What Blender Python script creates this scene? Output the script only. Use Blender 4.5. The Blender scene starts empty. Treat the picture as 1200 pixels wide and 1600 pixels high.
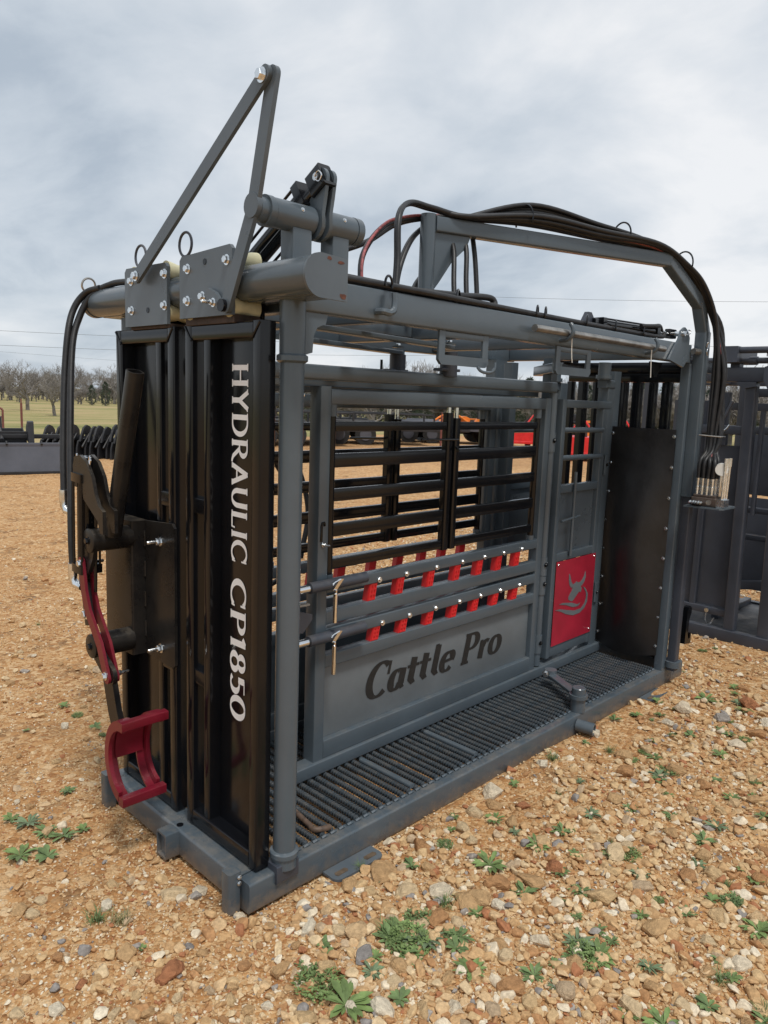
import bpy, bmesh, math, random
import numpy as np
from mathutils import Vector, Matrix, Quaternion
rnd = random.Random(7)
S = bpy.context.scene
COL = S.collection
PI = math.pi

# ------------------------------------------------------------------ camera
cam = bpy.data.cameras.new('camera'); camo = bpy.data.objects.new('camera', cam); COL.objects.link(camo)
cam.sensor_fit = 'VERTICAL'; cam.sensor_height = 36.0; cam.lens = 36.0*1180.26/1600
cam.clip_start = 0.05; cam.clip_end = 5000
rt = Vector((0.70286339, -0.71046703, 0.03492358)); up = Vector((0.08194952, 0.12964666, 0.98816801)); fw = Vector((0.70658852, 0.69168514, -0.14934633))
m3 = Matrix((rt, up, -fw)).transposed()
camo.matrix_world = Matrix.Translation((-1.25633, -1.75366, 1.6)) @ m3.to_4x4()
S.camera = camo
S.render.resolution_x, S.render.resolution_y = 768, 1024

# ------------------------------------------------------------------ world, sun, exposure
SUN_EL, SUN_AZ = math.radians(64), math.radians(246)      # direction the light comes from (azimuth from +X)
w = bpy.data.worlds.new('World'); S.world = w; w.use_nodes = True
nt = w.node_tree; nt.nodes.clear()
def N(nt, t, **k):
    n = nt.nodes.new(t)
    for a, b in k.items(): setattr(n, a, b)
    return n
def L(nt, a, b): nt.links.new(a, b)
out = N(nt, 'ShaderNodeOutputWorld'); mixs = N(nt, 'ShaderNodeMixShader'); L(nt, mixs.outputs[0], out.inputs[0])
sky = N(nt, 'ShaderNodeTexSky', sky_type='NISHITA', sun_disc=False)
sky.sun_elevation = SUN_EL; sky.sun_rotation = math.radians(90) - SUN_AZ
bg1 = N(nt, 'ShaderNodeBackground'); bg1.inputs[1].default_value = 0.09; L(nt, sky.outputs[0], bg1.inputs[0])
tc = N(nt, 'ShaderNodeTexCoord'); sep = N(nt, 'ShaderNodeSeparateXYZ'); L(nt, tc.outputs['Generated'], sep.inputs[0])
za = N(nt, 'ShaderNodeMath', operation='MAXIMUM'); L(nt, sep.outputs[2], za.inputs[0]); za.inputs[1].default_value = 0.0
zb = N(nt, 'ShaderNodeMath', operation='ADD'); L(nt, za.outputs[0], zb.inputs[0]); zb.inputs[1].default_value = 0.32
dx = N(nt, 'ShaderNodeMath', operation='DIVIDE'); L(nt, sep.outputs[0], dx.inputs[0]); L(nt, zb.outputs[0], dx.inputs[1])
dy = N(nt, 'ShaderNodeMath', operation='DIVIDE'); L(nt, sep.outputs[1], dy.inputs[0]); L(nt, zb.outputs[0], dy.inputs[1])
cmb = N(nt, 'ShaderNodeCombineXYZ'); L(nt, dx.outputs[0], cmb.inputs[0]); L(nt, dy.outputs[0], cmb.inputs[1])
def wnoise(scale, detail, rough, off, dist=0.0):
    mp = N(nt, 'ShaderNodeMapping'); L(nt, cmb.outputs[0], mp.inputs[0]); mp.inputs['Location'].default_value = off
    mp.inputs['Rotation'].default_value = (0, 0, 0.6); mp.inputs['Scale'].default_value = (1.0, 0.8, 1)
    n = N(nt, 'ShaderNodeTexNoise'); n.inputs['Scale'].default_value = scale; n.inputs['Detail'].default_value = detail
    n.inputs['Roughness'].default_value = rough; n.inputs['Distortion'].default_value = dist
    L(nt, mp.outputs[0], n.inputs['Vector']); return n
n1 = wnoise(1.25, 4, 0.5, (1.2, 8.6, 0), 0.3); n2 = wnoise(2.6, 7, 0.6, (0.4, 5.2, 0), 0.3)
add = N(nt, 'ShaderNodeMath', operation='MULTIPLY_ADD'); L(nt, n2.outputs['Fac'], add.inputs[0]); add.inputs[1].default_value = 0.34
mul = N(nt, 'ShaderNodeMath', operation='MULTIPLY'); L(nt, n1.outputs['Fac'], mul.inputs[0]); mul.inputs[1].default_value = 0.68
L(nt, mul.outputs[0], add.inputs[2])
cr = N(nt, 'ShaderNodeValToRGB'); L(nt, add.outputs[0], cr.inputs[0])
e = cr.color_ramp.elements
e[0].position = 0.40; e[0].color = (0.365, 0.42, 0.485, 1)
e[1].position = 0.62; e[1].color = (0.72, 0.73, 0.745, 1)
k = e.new(0.46); k.color = (0.47, 0.52, 0.575, 1)
k = e.new(0.54); k.color = (0.58, 0.615, 0.655, 1)
bg2 = N(nt, 'ShaderNodeBackground'); L(nt, cr.outputs[0], bg2.inputs[0]); bg2.inputs[1].default_value = 0.85
mixs.inputs[0].default_value = 0.94
L(nt, bg1.outputs[0], mixs.inputs[1]); L(nt, bg2.outputs[0], mixs.inputs[2])
sl = bpy.data.lights.new('sun', 'SUN'); sl.energy = 1.5; sl.angle = math.radians(11); sl.color = (1, 0.965, 0.91)
so = bpy.data.objects.new('sun', sl); COL.objects.link(so)
sd = Vector((math.cos(SUN_EL)*math.cos(SUN_AZ), math.cos(SUN_EL)*math.sin(SUN_AZ), math.sin(SUN_EL)))
so.rotation_euler = sd.to_track_quat('Z', 'Y').to_euler(); so.location = (0, 0, 20)
S.view_settings.view_transform = 'Standard'; S.view_settings.look = 'None'; S.view_settings.gamma = 1
S.view_settings.use_curve_mapping = False; S.view_settings.exposure = 0.56
try:
    S.cycles.max_bounces = 6; S.cycles.use_denoising = True
except Exception: pass

# ------------------------------------------------------------------ materials
def material(name, col, rough=0.5, metal=0.0, var=0.0, vscale=6.0, bump=0.0, bscale=80.0, spec=0.5, col2=None, dust=0.0, coat=0.0, rvar=0.0):
    m = bpy.data.materials.new(name); m.use_nodes = True; t = m.node_tree; b = t.nodes['Principled BSDF']
    b.inputs['Base Color'].default_value = (*col, 1); b.inputs['Roughness'].default_value = rough; b.inputs['Metallic'].default_value = metal
    b.inputs['Specular IOR Level'].default_value = spec; b.inputs['Coat Weight'].default_value = coat; b.inputs['Coat Roughness'].default_value = 0.08
    c = N(t, 'ShaderNodeTexCoord'); src = None
    if var or dust or rvar:
        n = N(t, 'ShaderNodeTexNoise'); n.inputs['Scale'].default_value = vscale; n.inputs['Detail'].default_value = 6; n.inputs['Roughness'].default_value = 0.62
        L(t, c.outputs['Object'], n.inputs['Vector'])
        mx = N(t, 'ShaderNodeMix', data_type='RGBA'); c2 = col2 if col2 else tuple(min(1, x*(1+2.2*var)) for x in col)
        c1 = tuple(x*(1-var) for x in col) if not col2 else col
        mx.inputs['A'].default_value = (*c1, 1); mx.inputs['B'].default_value = (*c2, 1)
        r = N(t, 'ShaderNodeMapRange'); r.inputs['From Min'].default_value = 0.32; r.inputs['From Max'].default_value = 0.7
        L(t, n.outputs['Fac'], r.inputs['Value']); L(t, r.outputs[0], mx.inputs['Factor']); src = mx.outputs['Result']
        if dust:
            n2 = N(t, 'ShaderNodeTexNoise'); n2.inputs['Scale'].default_value = 13; n2.inputs['Detail'].default_value = 7; n2.inputs['Roughness'].default_value = 0.7
            L(t, c.outputs['Object'], n2.inputs['Vector'])
            g = N(t, 'ShaderNodeNewGeometry'); sp = N(t, 'ShaderNodeSeparateXYZ'); L(t, g.outputs['Normal'], sp.inputs[0])
            r2 = N(t, 'ShaderNodeMapRange'); r2.inputs['From Min'].default_value = 0.1; r2.inputs['From Max'].default_value = 1.0; r2.inputs['To Min'].default_value = 0.06
            L(t, sp.outputs[2], r2.inputs['Value'])
            r3 = N(t, 'ShaderNodeMapRange'); r3.inputs['From Min'].default_value = 0.42; r3.inputs['From Max'].default_value = 0.75; r3.inputs['To Max'].default_value = dust
            L(t, n2.outputs['Fac'], r3.inputs['Value'])
            mu = N(t, 'ShaderNodeMath', operation='MULTIPLY'); L(t, r2.outputs[0], mu.inputs[0]); L(t, r3.outputs[0], mu.inputs[1])
            mx2 = N(t, 'ShaderNodeMix', data_type='RGBA'); L(t, src, mx2.inputs['A']); mx2.inputs['B'].default_value = (0.33, 0.27, 0.2, 1)
            L(t, mu.outputs[0], mx2.inputs['Factor']); src = mx2.outputs['Result']
        L(t, src, b.inputs['Base Color'])
        if rvar:
            rr = N(t, 'ShaderNodeMapRange'); rr.inputs['To Min'].default_value = max(0.02, rough-rvar); rr.inputs['To Max'].default_value = rough+rvar
            L(t, n.outputs['Fac'], rr.inputs['Value']); L(t, rr.outputs[0], b.inputs['Roughness'])
    if bump:
        nb = N(t, 'ShaderNodeTexNoise'); nb.inputs['Scale'].default_value = bscale; nb.inputs['Detail'].default_value = 3
        L(t, c.outputs['Object'], nb.inputs['Vector'])
        bp = N(t, 'ShaderNodeBump'); bp.inputs['Strength'].default_value = bump; bp.inputs['Distance'].default_value = 0.004
        L(t, nb.outputs['Fac'], bp.inputs['Height']); L(t, bp.outputs[0], b.inputs['Normal'])
    return m
GREY = material('grey_paint', (0.080, 0.102, 0.121), 0.24, var=0.07, vscale=3, bump=0.03, bscale=60, dust=0.22, rvar=0.10)
def splash(m, z0, z1, col, amt):
    t = m.node_tree; b = t.nodes['Principled BSDF']; c = N(t, 'ShaderNodeNewGeometry'); sp = N(t, 'ShaderNodeSeparateXYZ'); L(t, c.outputs['Position'], sp.inputs[0])
    n = N(t, 'ShaderNodeTexNoise'); n.inputs['Scale'].default_value = 26; n.inputs['Detail'].default_value = 8; n.inputs['Roughness'].default_value = 0.75; L(t, c.outputs['Position'], n.inputs['Vector'])
    r = N(t, 'ShaderNodeMapRange'); r.inputs['From Min'].default_value = z0; r.inputs['From Max'].default_value = z1; r.inputs['To Min'].default_value = 0.30; r.inputs['To Max'].default_value = -0.12; L(t, sp.outputs[2], r.inputs['Value'])
    a = N(t, 'ShaderNodeMath', operation='ADD'); L(t, r.outputs[0], a.inputs[0]); L(t, n.outputs['Fac'], a.inputs[1])
    q = N(t, 'ShaderNodeMapRange'); q.inputs['From Min'].default_value = 0.52; q.inputs['From Max'].default_value = 0.80; q.inputs['To Max'].default_value = amt; L(t, a.outputs[0], q.inputs['Value'])
    mx = N(t, 'ShaderNodeMix', data_type='RGBA'); L(t, b.inputs['Base Color'].links[0].from_socket, mx.inputs['A']); mx.inputs['B'].default_value = (*col, 1); L(t, q.outputs[0], mx.inputs['Factor']); L(t, mx.outputs['Result'], b.inputs['Base Color'])
    return m
BASEP = splash(material('grey_base_paint', (0.072, 0.092, 0.109), 0.26, var=0.08, vscale=3, bump=0.03, bscale=60, dust=0.45, rvar=0.10), 0.0, 0.085, (0.27, 0.185, 0.11), 0.38)
FLOORP = splash(material('grey_floor_paint', (0.045, 0.060, 0.073), 0.33, var=0.12, vscale=4, dust=0.5, rvar=0.12), -0.4, 0.4, (0.22, 0.15, 0.095), 0.30)
GREY2 = material('grey_plate_paint', (0.088, 0.107, 0.124), 0.30, var=0.10, vscale=3, bump=0.03, bscale=60, dust=0.18, rvar=0.12)
DGREY = material('dark_grey_paint', (0.042, 0.049, 0.065), 0.42, var=0.15, vscale=3, bump=0.05, dust=0.25, rvar=0.1)
PGREY = material('panel_grey_paint', (0.132, 0.150, 0.162), 0.40, var=0.12, vscale=2.5, bump=0.03, dust=0.3, rvar=0.1)
BLACK = material('gloss_black_paint', (0.0050, 0.0055, 0.007), 0.17, var=0.2, vscale=3, bump=0.03, bscale=25, rvar=0.06, spec=0.34, coat=0.10)
DUSTY = material('dusty_black_paint', (0.008, 0.008, 0.009), 0.30, var=0.5, vscale=9, bump=0.06, bscale=30, dust=0.35, rvar=0.18, spec=0.28, col2=(0.022, 0.020, 0.018))
RUBBER = material('rubber', (0.011, 0.011, 0.012), 0.36, var=0.3, vscale=8, bump=0.12, bscale=50, dust=0.12)
HOSE = material('hose_rubber', (0.011, 0.011, 0.012), 0.46, var=0.3, vscale=30, bump=0.1, bscale=200, dust=0.10)
REDLINE = material('red_hose_stripe', (0.20, 0.05, 0.05), 0.5, var=0.5, vscale=60)
ZINC = material('zinc_steel', (0.74, 0.77, 0.79), 0.26, 1.0, var=0.15, vscale=25, rvar=0.1)
CHROME = material('chrome_rod', (0.74, 0.75, 0.76), 0.14, 1.0, var=0.05, vscale=20)
STEEL = material('bare_steel', (0.36, 0.34, 0.31), 0.35, 0.9, var=0.25, vscale=12, rvar=0.1)
REDP = material('red_paint', (0.15, 0.007, 0.018), 0.32, var=0.15, vscale=6, bump=0.06, bscale=50, dust=0.12, rvar=0.1)
REDPANEL = material('red_panel_paint', (0.33, 0.012, 0.032), 0.48, var=0.14, vscale=5, dust=0.12)
REDPLASTIC = material('red_plastic', (0.62, 0.022, 0.025), 0.42, var=0.08, vscale=10)
NYLON = material('nylon_roller', (0.62, 0.58, 0.38), 0.45, var=0.12, vscale=14)
WHITE = material('white_vinyl', (0.78, 0.78, 0.78), 0.4, var=0.03, vscale=9)
BLACKV = material('black_vinyl', (0.016, 0.015, 0.014), 0.6, var=0.2, vscale=60)
RUST = material('rusty_paint_edge', (0.095, 0.036, 0.022), 0.8, var=0.5, vscale=40, bump=0.3, bscale=90)
CLEAT = material('valve_body', (0.06, 0.042, 0.033), 0.5, var=0.3, vscale=20)
WHITEP = material('white_plastic', (0.72, 0.71, 0.66), 0.4, var=0.05)
ORANGE = material('orange_machine_paint', (0.75, 0.20, 0.02), 0.4, var=0.1)
BRED = material('bright_red_machine_paint', (0.62, 0.02, 0.02), 0.4, var=0.1)
BROWN = material('brown_stained_board', (0.06, 0.035, 0.03), 0.7, var=0.3)
TYRE = material('tyre_rubber', (0.015, 0.015, 0.015), 0.8, var=0.3)
REDWIRE = material('rust_red_pipe', (0.16, 0.05, 0.04), 0.6, var=0.2)
BARK = material('bark', (0.165, 0.148, 0.132), 0.9, var=0.3, vscale=2)
TWIG = material('bare_twigs', (0.205, 0.185, 0.168), 0.9, var=0.25, vscale=1)
CEDAR = material('cedar_needles', (0.036, 0.052, 0.030), 0.8, var=0.45, vscale=1.5)
WOODPOLE = material('weathered_pole', (0.2, 0.17, 0.14), 0.9, var=0.2)
WIRE = material('power_cable', (0.16, 0.17, 0.18), 0.6)
LABELS = {}

# ------------------------------------------------------------------ mesh builder
class MB:
    def __init__(s): s.v = []; s.f = []; s.flat = set()
    def add(s, vs, fs, flat=()):
        o = len(s.v); k0 = len(s.f); s.flat.update(k0+i for i in flat); s.v += [tuple(p) for p in vs]; s.f += [tuple(i+o for i in q) for q in fs]; return s
    def box(s, x0, x1, y0, y1, z0, z1, r=0.004):
        # a bar with rounded long edges, along its longest side
        dx, dy, dz = abs(x1-x0), abs(y1-y0), abs(z1-z0); cx, cy, cz = (x0+x1)/2, (y0+y1)/2, (z0+z1)/2
        if dx >= dy and dx >= dz: return s.beam((min(x0,x1), cy, cz), (max(x0,x1), cy, cz), dy, dz, r)
        if dy >= dz: return s.beam((cx, min(y0,y1), cz), (cx, max(y0,y1), cz), dx, dz, r)
        return s.beam((cx, cy, min(z0,z1)), (cx, cy, max(z0,z1)), dx, dy, r, (0, 1, 0))
    def beam(s, a, b, wd, ht, r=0.005, upv=(0, 0, 1), seg=3, hollow=0):
        a, b = Vector(a), Vector(b); d = (b-a).normalized(); u = Vector(upv)
        sx = d.cross(u)
        if sx.length < 1e-4: u = Vector((0, 1, 0)); sx = d.cross(u)
        sx.normalize(); u = sx.cross(d).normalized()
        r = min(r, wd*0.45, ht*0.45); pr = []
        for cx, cy, a0 in ((1, 1, 0), (-1, 1, 90), (-1, -1, 180), (1, -1, 270)):
            for i in range(seg+1):
                t = math.radians(a0+90*i/seg)
                pr.append((cx*(wd/2-r)+r*math.cos(t), cy*(ht/2-r)+r*math.sin(t)))
        n = len(pr); vs = [a+sx*p+u*q for p, q in pr]+[b+sx*p+u*q for p, q in pr]
        fs = [(i, (i+1) % n, n+(i+1) % n, n+i) for i in range(n)]
        if not hollow: fs += [tuple(range(n-1, -1, -1)), tuple(range(n, 2*n))]
        else:
            k = 1-2*hollow/max(wd, ht); k2 = len(vs); dep = d*min(0.25, (b-a).length*0.9)
            vs += [a+(sx*p+u*q)*k for p, q in pr]+[a+(sx*p+u*q)*k+dep for p, q in pr]+[b+(sx*p+u*q)*k for p, q in pr]+[b+(sx*p+u*q)*k-dep for p, q in pr]
            for i in range(n):
                j = (i+1) % n
                fs += [(i, k2+i, k2+j, j), (k2+i, k2+n+i, k2+n+j, k2+j), (n+i, n+j, k2+2*n+j, k2+2*n+i), (k2+2*n+i, k2+2*n+j, k2+3*n+j, k2+3*n+i)]
            fs += [tuple(k2+n+i for i in range(n-1, -1, -1)), tuple(k2+3*n+i for i in range(n))]
        return s.add(vs, fs, [i for i in range(n) if i % (seg+1) == seg]+list(range(n, len(fs))))
    def tube(s, pts, r, n=12, caps=True):
        P = [Vector(p) for p in pts]; rs = r if isinstance(r, (list, tuple)) else [r]*len(P)
        d0 = (P[1]-P[0]).normalized(); u = d0.orthogonal().normalized(); vs = []; fs = []
        for i, p in enumerate(P):
            d = ((P[min(i+1, len(P)-1)]-P[i]).normalized()+(P[i]-P[max(i-1, 0)]).normalized())
            d = d.normalized() if d.length > 1e-6 else d0
            u = (u-d*u.dot(d)); u = u.normalized() if u.length > 1e-6 else d.orthogonal().normalized()
            v = d.cross(u)
            for k in range(n):
                t = 2*PI*k/n; vs.append(p+(u*math.cos(t)+v*math.sin(t))*rs[i])
        for i in range(len(P)-1):
            for k in range(n):
                k2 = (k+1) % n; fs.append((i*n+k, i*n+k2, (i+1)*n+k2, (i+1)*n+k))
        if caps: fs += [tuple(range(n-1, -1, -1)), tuple((len(P)-1)*n+k for k in range(n))]
        return s.add(vs, fs, range(len(fs)-2, len(fs)) if caps else ())
    def pipe(s, a, b, ro, ri, n=20):
        a, b = Vector(a), Vector(b); d = (b-a).normalized(); u = d.orthogonal().normalized(); v = d.cross(u); vs = []; fs = []
        for p, r in ((a, ro), (b, ro), (b, ri), (a, ri)):
            for k in range(n): t = 2*PI*k/n; vs.append(p+(u*math.cos(t)+v*math.sin(t))*r)
        for q in range(4):
            for k in range(n):
                k2 = (k+1) % n; q2 = (q+1) % 4; fs.append((q*n+k, q*n+k2, q2*n+k2, q2*n+k))
        return s.add(vs, fs)
    def torus(s, c, nrm, R, r, n=24, m=8, a0=0, a1=2*PI):
        c, d = Vector(c), Vector(nrm).normalized(); u = d.cross(Vector((0, 0, 1)))
        u = u.normalized() if u.length > 1e-4 else Vector((1, 0, 0)); v = u.cross(d); v = -v if v.z < 0 else v
        full = abs(a1-a0-2*PI) < 1e-6
        pts = [c+(u*math.cos(a0+(a1-a0)*i/n)+v*math.sin(a0+(a1-a0)*i/n))*R for i in range(n+1)]
        return s.tube(pts, r, m, not full)
    def prism(s, poly, o, ex, ey, depth):
        o, ex, ey = Vector(o), Vector(ex), Vector(ey); ez = ex.cross(ey).normalized()*depth; n = len(poly)
        ar = sum(poly[i][0]*poly[(i+1) % n][1]-poly[(i+1) % n][0]*poly[i][1] for i in range(n))
        if (ar < 0) != (depth < 0): poly = poly[::-1]
        vs = [o+ex*p+ey*q for p, q in poly]+[o+ex*p+ey*q+ez for p, q in poly]
        fs = [tuple(range(n-1, -1, -1)), tuple(range(n, 2*n))]+[(i, (i+1) % n, n+(i+1) % n, n+i) for i in range(n)]
        return s.add(vs, fs, (0, 1))
    def mesh(s, name, T=None, flip=False, ang=40):
        me = bpy.data.meshes.new(name); vs = [tuple(T(p)) for p in s.v] if T else s.v
        fs = [q[::-1] for q in s.f] if flip else s.f
        me.from_pydata(vs, [], fs); me.update()
        me.polygons.foreach_set('use_smooth', [i not in s.flat for i in range(len(me.polygons))])
        me.set_sharp_from_angle(angle=math.radians(ang)); return me
    def build(s, name, mat, parent=None, T=None, flip=False, ang=40):
        o = bpy.data.objects.new(name, s.mesh(name, T, flip, ang)); o.data.materials.append(mat); COL.objects.link(o)
        if parent: o.parent = parent
        return o
def tag(o, label=None, cat=None, group=None, kind=None):
    if label: o['label'] = label
    if cat: o['category'] = cat
    if group: o['group'] = group
    if kind: o['kind'] = kind
    return o
def empty(name, loc, label=None, cat=None, group=None, rz=0):
    o = bpy.data.objects.new(name, None); COL.objects.link(o); o.location = loc; o.rotation_euler = (0, 0, rz); o.empty_display_size = 0.2
    return tag(o, label, cat, group)
def shared(name, me, parent, loc, rot=None, sc=1.0):
    o = bpy.data.objects.new(name, me); COL.objects.link(o)
    if parent: o.parent = parent
    o.location = loc
    if rot is not None: o.rotation_mode = 'QUATERNION'; o.rotation_quaternion = rot
    o.scale = (sc, sc, sc) if not isinstance(sc, tuple) else sc
    return o
def copy_tree(o, parent=None):
    c = o.copy(); COL.objects.link(c); c.parent = parent
    for ch in list(o.children): copy_tree(ch, c)
    return c
def spline(P, n=10):
    P = [Vector(p) for p in P]; Q = [P[0]*2-P[1]]+P+[P[-1]*2-P[-2]]; out = []
    for i in range(1, len(Q)-2):
        for k in range(n):
            t = k/n; a, b, c, d = Q[i-1], Q[i], Q[i+1], Q[i+2]
            out.append(0.5*((2*b)+(c-a)*t+(2*a-5*b+4*c-d)*t*t+(3*b-a-3*c+d)*t**3))
    out.append(P[-1]); return out
def axrot(ax): return Vector(ax).to_track_quat('Z', 'Y')
def bolt_mesh(name, r, h, stub, mat):
    b = MB()
    b.tube([(0, 0, 0), (0, 0, 0.002)], r*1.35, 16)
    b.tube([(0, 0, 0.002), (0, 0, h*0.85), (0, 0, h)], [r, r, r*0.86], 6)
    if stub: b.tube([(0, 0, h), (0, 0, h+stub*0.9), (0, 0, h+stub)], [r*0.55, r*0.55, r*0.42], 10)
    me = b.mesh(name); me.materials.append(mat); return me
BOLT = bolt_mesh('bolt', 0.0115, 0.012, 0, ZINC); BOLTS = bolt_mesh('bolt_small', 0.006, 0.006, 0, ZINC)
BOLTL = bolt_mesh('bolt_long', 0.011, 0.014, 0.03, ZINC); BOLTD = bolt_mesh('bolt_dark', 0.009, 0.009, 0, BLACK)
def bolt(parent, p, ax, me=None, sc=1.0, name='bolt'): return shared(name, me or BOLT, parent, p, axrot(ax), sc)

# ------------------------------------------------------------------ terrain
def vnoise(x, y, s, seed):
    x = np.asarray(x, float)/s; y = np.asarray(y, float)/s; xi = np.floor(x).astype(np.int64); yi = np.floor(y).astype(np.int64)
    fx = x-xi; fy = y-yi; fx = fx*fx*(3-2*fx); fy = fy*fy*(3-2*fy)
    def h(a, b):
        q = (a*374761393+b*668265263+seed*1442695041) & 0x7fffffff; q = ((q ^ (q >> 13))*1274126177) & 0x7fffffff
        return ((q ^ (q >> 16)) & 0xffff)/65535.0
    return (h(xi, yi)*(1-fx)+h(xi+1, yi)*fx)*(1-fy)+(h(xi, yi+1)*(1-fx)+h(xi+1, yi+1)*fx)*fy
def berm(x, y):
    # dirt pressed up against the outside of the base
    dx_ = np.maximum(np.maximum(-0.02-x, x-3.16), 0); dy_ = np.maximum(np.maximum(-0.01-y, y-0.95), 0); d = np.hypot(dx_, dy_)
    return 0.016*np.exp(-(d/0.07)**2)*(0.35+0.9*vnoise(x, y, 0.12, 77))*(d > 0)
def hz(x, y):
    x = np.asarray(x, float); y = np.asarray(y, float); r = np.hypot(x, y)
    base = -3.6*np.clip((r-24)/110, 0, 1)**1.25
    f = np.clip((60-r)/30, 0, 1)
    return base+f*(0.030*(vnoise(x, y, 1.3, 1)-0.5)+0.016*(vnoise(x, y, 0.42, 2)-0.5)+0.009*(vnoise(x, y, 0.16, 3)-0.5)+0.004*(vnoise(x, y, 0.07, 4)-0.5))-0.006+berm(x, y)
def grid_mesh(name, X, Y, Z, mask=None):
    ny, nx = X.shape; me = bpy.data.meshes.new(name)
    idx = np.arange(nx*ny).reshape(ny, nx); q = np.stack([idx[:-1, :-1], idx[:-1, 1:], idx[1:, 1:], idx[1:, :-1]], -1).reshape(-1, 4)
    if mask is not None: q = q[mask.ravel()]
    me.vertices.add(nx*ny); me.vertices.foreach_set('co', np.stack([X, Y, Z], -1).astype(np.float32).ravel())
    me.loops.add(q.size); me.loops.foreach_set('vertex_index', q.astype(np.int32).ravel())
    me.polygons.add(len(q)); me.polygons.foreach_set('loop_start', (np.arange(len(q))*4).astype(np.int32))
    me.polygons.foreach_set('use_smooth', np.ones(len(q), bool)); me.update(); me.validate(); return me
def axis(lo, d0, d1, hi, step, g):
    a = list(np.arange(d0, d1, step)); s = step; x = a[-1]
    while x < hi: s *= g; x += s; a.append(x)
    s = step; x = d0; b = []
    while x > lo: s *= g; x -= s; b.append(x)
    return np.array(b[::-1]+a)
# gravel yard
gx = axis(-12, -1.8, 4.6, 62, 0.035, 1.07); gy = axis(-40, -2.2, 3.6, 50, 0.035, 1.07)
X, Y = np.meshgrid(gx, gy); Zg = hz(X, Y)
xc = (X[:-1, :-1]+X[1:, 1:])/2; yc = (Y[:-1, :-1]+Y[1:, 1:])/2
rr = np.hypot(xc, yc); az = np.degrees(np.arctan2(yc, xc))
edge = 19.5+np.clip((62-az)/25, 0, 1)*22+3*(vnoise(xc, yc, 4, 9)-0.5)
edge = np.where(az < 0, 60, edge)
gmesh = grid_mesh('ground', X, Y, Zg, rr < edge)
def ground_material():
    m = bpy.data.materials.new('gravel_ground'); m.use_nodes = True; t = m.node_tree; b = t.nodes['Principled BSDF']; b.inputs['Roughness'].default_value = 0.9
    b.inputs['Specular IOR Level'].default_value = 0.2
    c = N(t, 'ShaderNodeTexCoord'); vec = c.outputs['Object']
    def noise(s, d=5, r=0.6):
        n = N(t, 'ShaderNodeTexNoise'); n.inputs['Scale'].default_value = s; n.inputs['Detail'].default_value = d; n.inputs['Roughness'].default_value = r
        L(t, vec, n.inputs['Vector']); return n.outputs['Fac']
    def ramp(f, st):
        r = N(t, 'ShaderNodeValToRGB'); L(t, f, r.inputs[0]); el = r.color_ramp.elements
        el[0].position, el[0].color = st[0][0], (*st[0][1], 1); el[1].position, el[1].color = st[-1][0], (*st[-1][1], 1)
        for p, cc in st[1:-1]: k = el.new(p); k.color = (*cc, 1)
        return r.outputs[0]
    def vor(s, feat='F1'):
        v = N(t, 'ShaderNodeTexVoronoi', feature=feat); v.inputs['Scale'].default_value = s; L(t, vec, v.inputs['Vector']); return v
    def mix(f, a, bb, ty='MIX'):
        mx = N(t, 'ShaderNodeMix', data_type='RGBA', blend_type=ty)
        if isinstance(f, float): mx.inputs['Factor'].default_value = f
        else: L(t, f, mx.inputs['Factor'])
        L(t, a, mx.inputs['A']); L(t, bb, mx.inputs['B']); return mx.outputs['Result']
    dirt = ramp(noise(1.1, 8, 0.65), [(0.30, (0.15, 0.084, 0.041)), (0.5, (0.245, 0.138, 0.066)), (0.72, (0.36, 0.212, 0.105))])
    stops = [(0.0, (0.36, 0.175, 0.070)), (0.25, (0.48, 0.26, 0.110)), (0.5, (0.55, 0.325, 0.150)), (0.75, (0.62, 0.41, 0.215)), (1.0, (0.70, 0.52, 0.32))]
    v1 = vor(95); s1 = N(t, 'ShaderNodeSeparateColor'); L(t, v1.outputs['Color'], s1.inputs[0]); p1 = ramp(s1.outputs[0], stops)
    v2 = vor(34); s2 = N(t, 'ShaderNodeSeparateColor'); L(t, v2.outputs['Color'], s2.inputs[0]); p2 = ramp(s2.outputs[1], stops)
    def msk(f, a, bb):
        r = N(t, 'ShaderNodeMapRange'); r.inputs['From Min'].default_value = a; r.inputs['From Max'].default_value = bb; L(t, f, r.inputs['Value']); return r.outputs[0]
    col = mix(msk(noise(3.2, 6, 0.7), 0.34, 0.50), dirt, p1)
    col = mix(msk(s2.outputs[2], 0.55, 0.6), col, p2)
    v3 = vor(7.5); s3 = N(t, 'ShaderNodeSeparateColor'); L(t, v3.outputs['Color'], s3.inputs[0])
    big = ramp(noise(0.09, 4, 0.55), [(0.35, (0.80, 0.74, 0.68)), (0.65, (1.08, 1.06, 1.02))])
    col = mix(1.0, col, big, 'MULTIPLY'); L(t, col, b.inputs['Base Color'])
    ad = N(t, 'ShaderNodeMath', operation='MULTIPLY_ADD'); L(t, v1.outputs['Distance'], ad.inputs[0]); ad.inputs[1].default_value = -0.5
    m2 = N(t, 'ShaderNodeMath', operation='MULTIPLY'); L(t, v2.outputs['Distance'], m2.inputs[0]); m2.inputs[1].default_value = -1.0; L(t, m2.outputs[0], ad.inputs[2])
    bp = N(t, 'ShaderNodeBump'); bp.inputs['Strength'].default_value = 0.9; bp.inputs['Distance'].default_value = 0.012; L(t, ad.outputs[0], bp.inputs['Height'])
    L(t, bp.outputs[0], b.inputs['Normal']); return m
gmesh.materials.append(ground_material())
ground = bpy.data.objects.new('ground', gmesh); COL.objects.link(ground); tag(ground, 'tan and orange gravel yard with bare dirt patches', kind='structure')
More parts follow.
